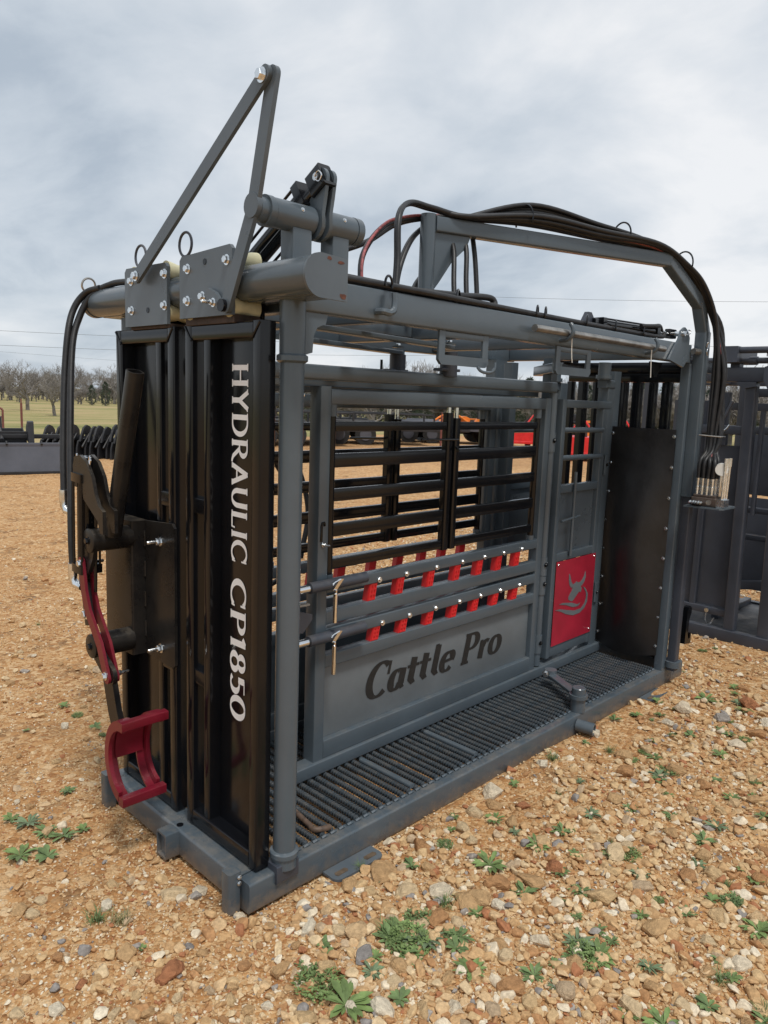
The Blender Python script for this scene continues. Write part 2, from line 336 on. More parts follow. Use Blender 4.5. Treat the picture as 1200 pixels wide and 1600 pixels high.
# pasture to the horizon
rs = np.concatenate([np.linspace(0, 60, 30), np.geomspace(64, 2500, 50)]); th = np.linspace(0, 2*PI, 145)
Rr, Th = np.meshgrid(rs, th); FX = Rr*np.cos(Th); FY = Rr*np.sin(Th); FZ = hz(FX, FY)*1.0-0.06+np.where(Rr > 60, 0.5*(vnoise(FX, FY, 40, 21)-0.5), 0)
fm = grid_mesh('field', FX, FY, FZ)
def field_material():
    m = bpy.data.materials.new('pasture'); m.use_nodes = True; t = m.node_tree; b = t.nodes['Principled BSDF']; b.inputs['Roughness'].default_value = 0.95; b.inputs['Specular IOR Level'].default_value = 0.1
    c = N(t, 'ShaderNodeTexCoord'); mp = N(t, 'ShaderNodeMapping'); mp.inputs['Rotation'].default_value = (0, 0, math.radians(-23)); mp.inputs['Scale'].default_value = (0.5, 1.3, 1); L(t, c.outputs['Object'], mp.inputs[0])
    n = N(t, 'ShaderNodeTexNoise'); n.inputs['Scale'].default_value = 0.09; n.inputs['Detail'].default_value = 9; n.inputs['Roughness'].default_value = 0.65; L(t, mp.outputs[0], n.inputs['Vector'])
    r = N(t, 'ShaderNodeValToRGB'); L(t, n.outputs['Fac'], r.inputs[0]); el = r.color_ramp.elements
    el[0].position, el[0].color = 0.34, (0.17, 0.18, 0.065, 1); el[1].position, el[1].color = 0.62, (0.42, 0.32, 0.17, 1); k = el.new(0.48); k.color = (0.32, 0.28, 0.125, 1)
    n2 = N(t, 'ShaderNodeTexNoise'); n2.inputs['Scale'].default_value = 2.2; n2.inputs['Detail'].default_value = 6; L(t, mp.outputs[0], n2.inputs['Vector'])
    r2 = N(t, 'ShaderNodeMapRange'); r2.inputs['To Min'].default_value = 0.72; r2.inputs['To Max'].default_value = 1.25; L(t, n2.outputs['Fac'], r2.inputs['Value'])
    mx = N(t, 'ShaderNodeMix', data_type='RGBA', blend_type='MULTIPLY'); mx.inputs['Factor'].default_value = 1; L(t, r.outputs[0], mx.inputs['A']); L(t, r2.outputs[0], mx.inputs['B'])
    L(t, mx.outputs['Result'], b.inputs['Base Color'])
    bp = N(t, 'ShaderNodeBump'); bp.inputs['Strength'].default_value = 0.6; bp.inputs['Distance'].default_value = 0.15; L(t, n2.outputs['Fac'], bp.inputs['Height']); L(t, bp.outputs[0], b.inputs['Normal'])
    return m
fm.materials.append(field_material())
field = bpy.data.objects.new('field', fm); COL.objects.link(field); tag(field, 'dry winter pasture beyond the yard', kind='structure')

# ------------------------------------------------------------------ lettering (drawn with a broad pen)
def ribbon(mb, pts, T_, t_, fr, depth, phi=0.0, wid=None, lift=0.0, end=None):
    P = [Vector((p[0], p[1])) for p in pts]; vs = []; n = len(P)
    for i, p in enumerate(P):
        d = (P[min(i+1, n-1)]-P[max(i-1, 0)]).normalized(); a = math.atan2(d.y, d.x)-phi
        wdt = wid if wid else math.sqrt((T_*math.sin(a))**2+(t_*math.cos(a))**2)
        nn = Vector((-d.y, d.x))*wdt/2; vs += [p+nn, p-nn]
    o, ex, ey, ez = fr; V = [o+ex*q.x+ey*q.y+ez*(depth+lift) for q in vs]
    mb.add(V, [(2*i, 2*i+1, 2*i+3, 2*i+2) for i in range(n-1)])
def ell(cx, cy, rx, ry, a0, a1, n=22): return [(cx+rx*math.cos(math.radians(a0+(a1-a0)*i/n)), cy+ry*math.sin(math.radians(a0+(a1-a0)*i/n))) for i in range(n+1)]
def roman(ch):
    s = []; q = []; V = lambda x, a=0, b=1: s.append([(x, a), (x, b)])
    SF = lambda x, y, w_=0.13: q.append([(x-w_, y), (x+w_, y)])
    if ch == 'H': V(.14); V(.68); s.append([(.14, .52), (.68, .52)]); [SF(x, y) for x in (.14, .68) for y in (.03, .97)]; w_ = .82
    elif ch == 'Y': s += [[(.1, 1), (.38, .47)], [(.7, 1), (.40, .47)]]; V(.39, 0, .5); SF(.39, .03); SF(.1, .97, .1); SF(.69, .97, .1); w_ = .78
    elif ch == 'D': V(.14); s.append([(.14, .97), (.34, .97)]+ell(.34, .5, .40, .47, 90, -90)+[(.14, .03)]); SF(.10, .03, .1); SF(.10, .97, .1); w_ = .84
    elif ch in 'RP':
        V(.14); s.append([(.14, .97), (.34, .97)]+ell(.34, .73, .26, .24, 90, -90)+[(.14, .49)]); SF(.14, .03); SF(.09, .97, .09); w_ = .68
        if ch == 'R': s.append([(.36, .49), (.62, .1), (.74, .03), (.84, .01)]); w_ = .80
    elif ch == 'A': s += [[(.40, 1), (.08, .02)], [(.38, 1), (.72, .02)], [(.2, .33), (.58, .33)]]; SF(.09, .03, .1); SF(.71, .03, .11); w_ = .80
    elif ch == 'U': s.append([(.13, 1), (.13, .4)]+ell(.40, .38, .27, .36, 180, 360)+[(.67, 1)]); SF(.13, .97); SF(.67, .97, .11); w_ = .80
    elif ch == 'L': V(.14); s.append([(.14, .03), (.60, .03)]); q.append([(.60, 0), (.63, .22)]); SF(.14, .97); SF(.1, .03, .1); w_ = .66
    elif ch == 'I': V(.14); SF(.14, .03); SF(.14, .97); w_ = .30
    elif ch == 'C': s.append(ell(.46, .5, .40, .48, 42, 318)); q += [[(.76, .66), (.77, .98)], [(.76, .05), (.79, .26)]]; w_ = .84
    elif ch == '1': V(.22); s.append([(.22, .98), (.04, .82)]); SF(.22, .03); w_ = .42
    elif ch == '8': s += [ell(.3, .74, .19, .23, 90, 450), ell(.3, .27, .24, .26, 90, 450)]; w_ = .62
    elif ch == '5': s += [[(.14, .95), (.14, .55)]]; q += [[(.1, .93), (.52, .93)]]; s.append(ell(.26, .31, .25, .29, 115, -140)); w_ = .58
    elif ch == '0': s.append(ell(.34, .5, .29, .48, 90, 450)); w_ = .70
    else: w_ = .42
    return s, q, w_
def italic(ch):
    s = []; q = []
    if ch == 'C': s.append(ell(.46, .5, .36, .50, 48, 312)); q += [[(.76, .58), (.76, .98)]]; w_ = .80
    elif ch == 'a': s += [ell(.28, .31, .19, .29, 60, 330), [(.50, .62), (.50, .14), (.54, .04), (.62, .08)]]; w_ = .66
    elif ch == 't': s.append([(.19, .84), (.19, .14), (.24, .04), (.36, .10)]); q.append([(-.03, .585), (.44, .585)]); w_ = .46
    elif ch == 'l': s.append([(.17, .98), (.17, .14), (.22, .04), (.34, .09)]); q.append([(.06, .96), (.2, .96)]); w_ = .38
    elif ch == 'e': s += [ell(.30, .31, .23, .30, 25, 318)]; q.append([(.1, .33), (.51, .36)]); s.append(ell(.36, .44, .15, .17, 70, -35)); w_ = .60
    elif ch == 'P': s += [[(.17, 0), (.17, 1)], [(.17, .97), (.36, .97)]+ell(.36, .72, .26, .25, 90, -90)+[(.17, .47)]]; q += [[(.02, .03), (.36, .03)], [(.02, .97), (.2, .97)]]; w_ = .74
    elif ch == 'r': s += [[(.15, 0), (.15, .60)], [(.16, .35), (.26, .54), (.36, .60), (.46, .53)]]; q += [[(.03, .59), (.16, .59)]]; w_ = .50
    elif ch == 'o': s.append(ell(.30, .31, .23, .30, 90, 450)); w_ = .62
    else: w_ = .30
    return s, q, w_
def lettering(text, glyph, length, cap, o, ex, ey, T_, t_, serif, shear=0.0, track=0.06):
    o, ex, ey = Vector(o), Vector(ex), Vector(ey); ez = ex.cross(ey); mb = MB(); x = 0; runs = []
    for ch in text:
        s, q, w_ = glyph(ch); runs.append((s, q, x)); x += w_+track
    k = length/(x-track); lift = 0
    for s, q, x0 in runs:
        for st, fixed in [(a, None) for a in s]+[(a, serif) for a in q]:
            pts = [((px+x0+shear*py), py) for px, py in st]; lift += 1
            fr = (o, ex*k, ey*cap, ez); ribbon(mb, pts, T_, t_, fr, 0.0012, wid=fixed, lift=(lift % 7)*0.00012)
    return mb

# ------------------------------------------------------------------ the cattle chute
chute = empty('cattle_chute', (0, 0, 0), 'large dark grey and black hydraulic cattle squeeze chute standing on gravel, white vertical lettering', 'cattle chute')
# --- base
b = MB()
b.box(0.002, 3.15, 0, 0.062, 0, 0.100, 0.008); b.box(0.002, 3.15, 0.888, 0.95, 0, 0.100, 0.008)
b.box(0.0, 0.10, 0.064, 0.886, 0.0, 0.098, 0.010); b.box(3.08, 3.148, 0.064, 0.886, 0.0, 0.098, 0.008)
for x in (0.55, 1.1, 1.65, 2.2, 2.7): b.box(x, x+0.05, 0.064, 0.886, 0.005, 0.078)
base = b.build('base_frame', BASEP, chute)
# welded floor bars
rb = MB(); pts = []; rad = []; y = 0.0; Lb = 0.865; n = 0
while y < Lb:
    for dy_, r_ in ((0, 0.0085), (0.006, 0.0085), (0.0075, 0.0122), (0.0115, 0.0122)):
        pts.append((0, min(y+dy_, Lb), 0)); rad.append(r_)
    y += 0.0135
pts2, rad2 = [pts[0]], [rad[0]]
for p_, r_ in zip(pts[1:], rad[1:]):
    if p_[1] > pts2[-1][1]+1e-5: pts2.append(p_); rad2.append(r_)
rb.tube(pts2, rad2, 8)
rbm = rb.mesh('floor_bar', ang=60); rbm.materials.append(FLOORP)
x = 0.225
while x < 2.87:
    shared('floor_bar', rbm, base, (x+rnd.uniform(-.003, .003), 0.045, 0.105+rnd.uniform(-.001, .001))); x += 0.0397
# weld bead along the near rail
wb = MB(); x = 0.225
while x < 2.87:
    wb.tube([(x-0.012, 0.044, 0.1015), (x, 0.041, 0.106), (x+0.012, 0.044, 0.1015)], 0.006, 6); x += 0.0397
wb.build('weld_beads', GREY, base)
for y0, y1 in ((0.036, 0.082), (0.866, 0.912)):
    f = MB(); f.box(-0.048, -0.003, y0, y1, 0.0, 0.135, 0.008); fo = f.build('foot_block', BASEP, base)
    for z in (0.098, 0.118): bolt(fo, (-0.012, y0-0.001, z), (0, -1, 0), BOLTS)
f = MB(); f.beam((0.085, 0.445, 0.050), (-0.05, 0.445, 0.050), 0.062, 0.092, 0.005, hollow=0.007); f.build('socket', BASEP, base)
f = MB(); f.tube([(0.02, 0.44, 0.0985), (0.02, 0.44, 0.1002)], 0.012, 16); f.build('drain_hole_shade', BLACK, base)  # uncut tube: a black disc paints the shade inside the hole
def anchor(x0, x1):
    f = MB(); r = 0.02; y0, y1 = -0.075, -0.002
    rect = [(x0, y1), (x0, y0+r), (x0+r*.4, y0+r*.35), (x0+r, y0), (x1-r, y0), (x1-r*.4, y0+r*.35), (x1, y0+r), (x1, y1)]
    f.prism(rect, (0, 0, 0.004), (1, 0, 0), (0, 1, 0), 0.009); o = f.build('anchor_plate', GREY2, base)
    for xs in (x0+0.045, x1-0.045):
        s_ = MB(); s_.prism([(xs-.022, -.055), (xs-.028, -.045), (xs-.022, -.035), (xs+.022, -.035), (xs+.028, -.045), (xs+.022, -.055)], (0, 0, 0.0135), (1, 0, 0), (0, 1, 0), 0.0012); s_.build('slot', DIRT, o)
    return o
DIRT = material('packed_dirt', (0.10, 0.07, 0.045), 0.95, var=0.3, vscale=40)
anchor(0.30, 0.525); anchor(2.60, 2.815)
f = MB(); f.pipe((1.935, -0.001, 0.052), (1.955, -0.085, 0.048), 0.030, 0.024, 20); f.build('tow_pipe', GREY, base)
# corner bracket below the near post
f = MB(); f.box(0.098, 0.185, -0.012, 0.055, 0.062, 0.122, 0.004); f.build('corner_bracket', DGREY, base)
# loose rod in the floor corner, rod clip amid the floor
f = MB(); f.tube(spline([(0.36, 0.30, 0.122), (0.33, 0.12, 0.124), (0.318, 0.075, 0.126), (0.345, 0.055, 0.125), (0.375, 0.052, 0.122)], 6), 0.010, 10); f.build('floor_rod', material('rusty_rod', (0.10, 0.065, 0.045), 0.6, var=0.4, vscale=30), base)
f = MB(); f.beam((0.80, 0.34, 0.118), (0.80, 0.055, 0.118), 0.026, 0.018, 0.007); f.build('floor_strap', GREY, base)
f = MB(); f.beam((1.20, 0.34, 0.118), (1.20, 0.055, 0.118), 0.026, 0.018, 0.007); f.build('floor_strap', GREY, base)

# --- corner posts
def post(x, y, z0, z1, r, collars, name='corner_post'):
    f = MB(); f.tube([(x, y, z0), (x, y, z1)], r, 28); o = f.build(name, GREY, chute)
    for z in collars:
        c = MB(); c.tube([(x, y, z-0.014), (x, y, z-0.008), (x, y, z+0.006), (x, y, z+0.012)], [r+0.002, r+0.010, r+0.010, r+0.001], 28); c.build('collar', GREY, o)
    return o
cp = post(0.147, 0.016, 0.101, 1.862, 0.0365, (0.148, 1.705))
f = MB(); f.tube([(0.147, 0.016, 0.100), (0.147, 0.016, 0.150)], 0.0400, 28); f.build('sleeve', GREY, cp)
f = MB(); f.tube([(0.147, 0.016, 1.700), (0.147, 0.016, 1.868)], 0.0385, 28); f.build('sleeve', GREY, cp)
post(0.147, 0.99, 0.02, 1.862, 0.0365, (0.148, 1.705))
bolt(cp, (0.183, 0.010, 1.60), (1, -0.2, 0), BOLTS)

# --- sliding head gate doors
def door(y0, y1, mid, flip=False):
    X0, D, Wst = 0.050, 0.055, 0.042; z0, z1 = 0.106, 1.806
    f = MB()
    f.beam((X0+D/2, y0+Wst/2, z0), (X0+D/2, y0+Wst/2, z1), D, Wst, 0.006, (0, 1, 0))
    f.beam((X0+D/2, y1-Wst/2, z0), (X0+D/2, y1-Wst/2, z1), D, Wst, 0.006, (0, 1, 0))
    f.beam((X0+D/2, y0+Wst, z1-0.024), (X0+D/2, y1-Wst, z1-0.024), D-0.002, 0.048, 0.006)
    f.beam((X0+D/2, y0+Wst, z0+0.026), (X0+D/2, y1-Wst, z0+0.026), D-0.002, 0.052, 0.006)
    f.beam((X0+D/2+0.003, mid, z0+0.05), (X0+D/2+0.003, mid, z1-0.047), D-0.008, 0.034, 0.005, (0, 1, 0))
    o = f.build('head_gate_door', BLACK, chute)
    sa, sb = (mid+0.012, y1-Wst+0.002) if flip else (y0+Wst-0.002, mid-0.012)
    s = MB(); s.box(X0+D-0.006, X0+D-0.002, sa, sb, z0+0.05, z1-0.046, 0.001); s.build('back_sheet', BLACK, o)
    ka, kb = (y0+Wst-0.001, mid-0.016) if flip else (mid+0.016, y1-Wst+0.001)
    for z in (1.23, 0.645):
        k = MB(); k.beam((X0+0.03, ka, z), (X0+0.03, kb, z), 0.044, 0.052, 0.004); k.build('link_block', BLACK, o)
    return o
dr = door(0.036, 0.447, 0.330); dl = door(0.515, 0.922, 0.632, True)
# weld fillets at the mitred upper corners
for o_, ya, yb in ((dr, 0.036, 0.447), (dl, 0.515, 0.922)):
    for yy, sgn in ((ya, 1), (yb, -1)):
        f = MB(); f.tube([(0.0495, yy+sgn*0.004, 1.802), (0.0495, yy+sgn*0.042, 1.758)], 0.004, 6); f.build('weld', BLACK, o_)
lt = lettering('HYDRAULIC', roman, 0.622, 0.084, (0.0985, 0.247, 1.688), (0, 0, -1), (0, -1, 0), 0.185, 0.08, 0.06, track=0.07)
lt.build('lettering', WHITE, dr)
lt = lettering('CP1850', roman, 0.468, 0.082, (0.0985, 0.249, 1.012), (0, 0, -1), (0, -1, 0), 0.20, 0.085, 0.06, track=0.08)
lt.build('lettering', WHITE, dr)
SCALE = material('rusty_weld_scale', (0.035, 0.022, 0.017), 0.7, var=0.4, vscale=40, bump=0.3, bscale=90)
# roller plates, rollers, rings
def carrier(o, y0, y1, z0, z1t0, z1t1, bolts_, hole_shade, ring):
    f = MB(); r = 0.012
    f.prism([(y0, z0), (y1, z0), (y1, z1t1-r), (y1-r, z1t1), (y0+r, z1t0), (y0, z1t0-r)], (0.040, 0, 0), (0, 1, 0), (0, 0, 1), -0.012); p_ = f.build('roller_plate', GREY2, o)
    f = MB(); f.prism([(y0+.005, z0-.012), (y1-.005, z0-.012), (y1-.005, 1.99), (y0+.005, 1.99)], (0.150, 0, 0), (0, 1, 0), (0, 0, 1), -0.010); f.build('roller_plate', BLACK, o)
    f = MB(); f.box(0.044, 0.136, y0+.01, y1-.01, 1.803, z0+0.004, 0.002); f.build('carrier_foot', SCALE, o)
    for (yy, zz) in bolts_: bolt(p_, (0.0275, yy, zz), (-1, 0, 0))
    if hole_shade: h_ = MB(); h_.tube([(0.0278, *hole_shade), (0.0262, *hole_shade)], 0.009, 14); h_.build('hole_shade', BLACK, p_)  # no opening cut, black disc imitates the dark inside a plate hole
    f = MB(); f.torus((0.032, ring[0], ring[1]), (-1, 0, 0), 0.036, 0.0042, 28, 8); f.build('lifting_ring', DGREY, p_)
    for yy in (y0+0.035, y1-0.035):
        for zz in (1.985, 1.850):
            k = MB(); k.tube([(0.044, yy, zz), (0.060, yy, zz), (0.088, yy, zz), (0.118, yy, zz), (0.137, yy, zz)], [0.031, 0.029, 0.022, 0.029, 0.031], 20); k.build('roller', NYLON, o)
    return p_
pl = carrier(dl, 0.516, 0.800, 1.812, 2.005, 2.008, [(0.752, 1.964), (0.528, 1.97), (0.750, 1.866), (0.529, 1.871)], (0.64, 1.862), (0.692, 2.040))
prt = carrier(dr, 0.150, 0.437, 1.824, 2.022, 2.012, [(0.388, 1.972), (0.175, 1.979), (0.389, 1.876), (0.304, 1.884)], (0.292, 1.985), (0.408, 2.048))
# cotter ear with nut
f = MB(); f.prism([(0.19, 1.835), (0.245, 1.86), (0.275, 1.885), (0.255, 1.905), (0.215, 1.89), (0.187, 1.86)], (0.013, 0, 0), (0, 1, 0), (0, 0, 1), 0.013); ear = f.build('pivot_ear', GREY2, prt)
bolt(ear, (0.0125, 0.222, 1.860), (-1, 0, 0), BOLTL, 0.9)

# --- round track with end cap
f = MB(); f.tube([(0.085, 1.135, 1.918), (0.085, -0.166, 1.918)], 0.050, 32); tr = f.build('head_gate_track', STEEL, chute); tr.data.materials[0] = GREY
f = MB(); f.box(0.095, 0.178, -0.166, 1.12, 1.866, 1.966, 0.006); f.build('track_beam', GREY, tr)
f = MB(); cap = [(0.090+0.058*math.cos(math.radians(a)), 1.915+0.058*math.sin(math.radians(a))) for a in range(90, 271, 10)]+[(0.183, 1.856), (0.183, 1.968)]
f.prism(cap, (0, -0.167, 0), (1, 0, 0), (0, 0, 1), 0.008); ec = f.build('end_cap', GREY2, tr)
for cx, cz, rx, rz in ((0.168, 1.868, 0.015, 0.010), (0.115, 1.962, 0.010, 0.005), (0.158, 1.956, 0.012, 0.006)):
    f = MB(); f.prism([(cx+rx*rnd.uniform(.6, 1.1)*math.cos(a*PI/5), cz+rz*rnd.uniform(.6, 1.1)*math.sin(a*PI/5)) for a in range(10)], (0, -0.1752, 0), (1, 0, 0), (0, 0, 1), 0.0006); f.build('rust_chip', RUST, ec)
f = MB(); f.tube([(0.085, 1.136, 1.918), (0.085, 1.160, 1.918)], 0.053, 28); f.build('end_cap', GREY2, tr)
f = MB(); f.torus((0.060, 1.155, 1.985), (0, 1, 0.2), 0.026, 0.004); f.build('ring', STEEL, tr)
# --- closing linkage
def bar(pts, wd, th, name, parent, mat=GREY2, x=0.0):
    f = MB(); P = [Vector(p) for p in pts]; left = []; right = []
    for i, p in enumerate(P):
        d = (P[min(i+1, len(P)-1)]-P[max(i-1, 0)]).normalized(); nrm = Vector((-d.y, d.x))*wd/2; left.append(p+nrm); right.append(p-nrm)
    d0 = (P[0]-P[1]).normalized(); d1 = (P[-1]-P[-2]).normalized()
    def capp(c, d): 
        a0 = math.atan2(d.y, d.x); return [c+Vector((math.cos(a0+t), math.sin(a0+t)))*wd/2 for t in np.linspace(-PI/2, PI/2, 9)]
    poly = [*capp(P[-1], d1), *left[-2:0:-1], *capp(P[0], d0), *right[1:-1]]
    f.prism([(q.x, q.y) for q in poly], (x, 0, 0), (0, 1, 0), (0, 0, 1), -th); return f.build(name, mat, parent)
lk = bar([(-0.036, 2.420), (0.665, 1.968)], 0.042, 0.012, 'link_bar', chute, x=0.010)
bolt(lk, (-0.003, -0.028, 2.416), (-1, 0, 0), BOLT, 1.25); bolt(lk, (-0.003, 0.662, 1.970), (-1, 0, 0), BOLT, 1.1)
lk2 = bar([(-0.050, 2.418), (0.028, 2.118), (0.036, 2.092), (0.160, 1.848)], 0.044, 0.014, 'link_bar', chute, x=0.025)
f = MB(); f.tube([(0.008, 0.032, 2.105), (0.026, 0.032, 2.105)], 0.033, 24); f.build('shaft_boss', GREY2, lk2)
f = MB(); f.tube([(-0.001, 0.165, 1.848), (0.03, 0.165, 1.848)], 0.018, 20); f.build('pivot_washer', BLACK, lk2)
# --- rock shaft
f = MB(); f.tube([(0.024, 0.032, 2.100), (0.405, 0.032, 2.100)], 0.034, 28); sh = f.build('rock_shaft', GREY, chute)
f = MB(); f.tube([(0.072, 0.032, 2.1), (0.215, 0.032, 2.1)], 0.0405, 28); f.tube([(0.268, 0.032, 2.1), (0.375, 0.032, 2.1)], 0.0405, 28)
f.tube([(0.378, 0.032, 2.1), (0.402, 0.032, 2.1)], 0.0415, 28); f.tube([(0.050, 0.032, 2.1), (0.070, 0.032, 2.1)], 0.0425, 28); f.build('bearing_sleeve', GREY, sh)
for xa, xb in ((0.135, 0.205), (0.285, 0.350)):
    f = MB(); f.beam(((xa+xb)/2, 0.035, 1.972), ((xa+xb)/2, 0.035, 2.068), xb-xa, 0.06, 0.005, (0, 1, 0)); f.build('support_post', GREY, sh)
for xx in (0.160, 0.32): bolt(sh, (xx, -0.004, 2.117), (0, -0.9, 0.4), BOLTS, 0.8)
for xx in (0.222, 0.250):
    f = MB(); c0 = (0.032, 2.10); c1 = (-0.002, 2.215); poly = []
    for t in range(200, 345, 15): poly.append((c0[0]+0.052*math.cos(math.radians(t)), c0[1]+0.052*math.sin(math.radians(t))))
    poly += [(0.060, 2.135), (0.030, 2.175)]
    for t in range(0, 190, 15): poly.append((c1[0]+0.030*math.cos(math.radians(t)), c1[1]+0.030*math.sin(math.radians(t))))
    poly += [(-0.024, 2.165), (-0.015, 2.12)]
    f.prism(poly, (xx, 0, 0), (0, 1, 0), (0, 0, 1), 0.012); f.build('lever_plate', GREY, sh)
f = MB(); f.tube([(0.205, 0.0, 2.217), (0.272, 0.0, 2.217)], 0.011, 16); f.build('pin', ZINC, sh)
f = MB(); f.tube(spline([(0.204, 0.0, 2.217), (0.200, -0.02, 2.228), (0.200, -0.035, 2.215), (0.201, -0.022, 2.200), (0.203, 0.0, 2.212)], 6), 0.0018, 6); f.build('spring_clip', CHROME, sh)
def cylinder(name, a, b, r, rod, parent, tie=True):
    a, b = Vector(a), Vector(b); d = (b-a).normalized(); u = d.cross(Vector((0, 0, 1))); u = u.normalized() if u.length > .05 else Vector((1, 0, 0)); v = u.cross(d); Ln = (b-a).length
    f = MB(); f.tube([a+d*0.05, b-d*Ln*rod], r, 20)
    for p in (a+d*0.05, b-d*(Ln*rod)): f.beam(p-d*0.015, p+d*0.015, r*2.5, r*2.5, 0.004)
    f.beam(a-d*0.012, a+d*0.04, r*1.3, r*1.8, 0.008)
    o = f.build(name, BLACK, parent)
    k = MB(); k.tube([b-d*Ln*rod, b-d*0.03], r*0.5, 14); k.build('piston_rod', CHROME, o)
    k = MB(); k.beam(b-d*0.045, b+d*0.02, r*1.5, r*2.2, 0.006); k.build('clevis', BLACK, o)
    if tie:
        for s1 in (-1, 1):
            for s2 in (-1, 1): k = MB(); k.tube([a+d*0.04+(u*s1+v*s2)*r*1.02, b-d*Ln*rod+(u*s1+v*s2)*r*1.02], 0.0045, 8); k.build('tie_rod', BLACK, o)
    return o
cylinder('hydraulic_cylinder', (0.236, 0.44, 1.955), (0.236, 0.0, 2.217), 0.032, 0.16, chute)

# --- head restraint mechanism on the far door
f = MB(); f.box(-0.016, 0.047, 0.694, 0.900, 0.655, 1.142, 0.006); bx = f.build('mount_box', DUSTY, chute)
f = MB(); r = 0.02; f.prism([(0.4935, 0.66), (0.51, 0.645), (0.692, 0.655), (0.692, 1.142), (0.51, 1.155), (0.4935, 1.14)], (0.046, 0, 0), (0, 1, 0), (0, 0, 1), -0.010); f.build('mount_flange', DUSTY, bx)
for k in range(4): f = MB(); f.tube([(0.033, 0.6925, 0.72+k*0.11), (0.033, 0.6925, 0.775+k*0.11)], 0.005, 6); f.build('weld', DUSTY, bx)
for z in (1.083, 0.700): bolt(bx, (0.0355, 0.587, z), (-1, 0, 0), BOLTL, 1.15)
f = MB(); f.pipe((-0.010, 0.722, 1.085), (-0.150, 0.722, 1.085), 0.040, 0.012, 24); hd = f.build('pivot_tube', DUSTY, bx)
for zz in (1.085, 0.712): f = MB(); f.tube([(-0.1505, 0.722, zz), (-0.157, 0.722, zz), (-0.159, 0.722, zz)], [0.042, 0.042, 0.038], 24); f.build('pivot_disc', DUSTY, bx); bolt(bx, (-0.159, 0.722, zz), (-1, 0, 0), BOLTD, 1.2)
f = MB(); f.beam((-0.095, 0.668, 1.108), (-0.095, 0.496, 1.655), 0.050, 0.050, 0.016, (1, 0, 0), hollow=0.005); f.build('lever_handle', DUSTY, bx)
f = MB(); f.pipe((-0.010, 0.722, 0.712), (-0.150, 0.722, 0.712), 0.042, 0.012, 24); f.build('pivot_tube', DUSTY, bx)
bar([(0.722, 1.085), (0.742, 1.035), (0.772, 0.990)], 0.070, 0.014, 'crank_plate', bx, DUSTY, x=-0.136)
bar([(0.722, 0.712), (0.66, 0.672), (0.600, 0.640)], 0.066, 0.014, 'crank_plate', bx, DUSTY, x=-0.136)
bar([(0.722, 0.712), (0.700, 0.58), (0.668, 0.48), (0.640, 0.42)], 0.070, 0.020, 'yoke_arm', bx, DUSTY, x=-0.090)
RL = [(0.780, 1.000), (0.762, 0.900), (0.735, 0.835), (0.650, 0.735), (0.600, 0.632)]
for xx in (-0.152, -0.122):
    r_ = bar(RL, 0.038, 0.010, 'red_link', bx, REDP, x=xx)
    bolt(r_, (xx-0.0105 if xx < -.13 else xx+0.001, 0.778, 0.997), (-1 if xx < -.13 else 1, 0, 0), BOLT if xx < -.13 else BOLTL, 0.95)
    bolt(r_, (xx-0.0105 if xx < -.13 else xx+0.001, 0.604, 0.640), (-1 if xx < -.13 else 1, 0, 0), BOLT if xx < -.13 else BOLTL, 0.95)
# hoist cylinder with curved bracket
cy_ = cylinder('hydraulic_cylinder', (-0.130, 0.800, 0.925), (-0.130, 0.785, 1.345), 0.031, 0.12, bx)
f = MB(); arc = [(0.818, 1.262), (0.820, 1.335), (0.805, 1.366), (0.765, 1.374), (0.715, 1.352), (0.675, 1.305), (0.655, 1.250), (0.632, 1.215), (0.600, 1.200), (0.600, 1.125), (0.622, 1.125), (0.640, 1.165), (0.69, 1.195), (0.740, 1.225), (0.755, 1.262), (0.765, 1.292), (0.785, 1.292), (0.790, 1.262)]
f.prism(arc, (-0.110, 0, 0), (0, 1, 0), (0, 0, 1), -0.012); cb = f.build('curved_bracket', DUSTY, bx)
f = MB(); f.prism(arc, (-0.150, 0, 0), (0, 1, 0), (0, 0, 1), -0.012); f.build('curved_bracket', DUSTY, bx)
for yy, zz in ((0.80, 1.37), (0.70, 1.37)):
    f = MB(); f.torus((-0.155, yy, zz-0.01), (-1, 0.3, 0), 0.014, 0.003, 16, 6); f.build('clip_ring', CHROME, cb)
f = MB(); f.beam((-0.130, 0.800, 0.94), (-0.130, 0.765, 0.775), 0.036, 0.050, 0.006); f.build('clevis', DUSTY, bx); bolt(bx, (-0.149, 0.772, 0.815), (-1, 0, 0), BOLT, 1.2)
f = MB(); f.tube([(-0.130, 0.715, 1.22), (-0.130, 0.735, 0.90)], 0.006, 8); f.build('tie_rod', BLACK, bx)
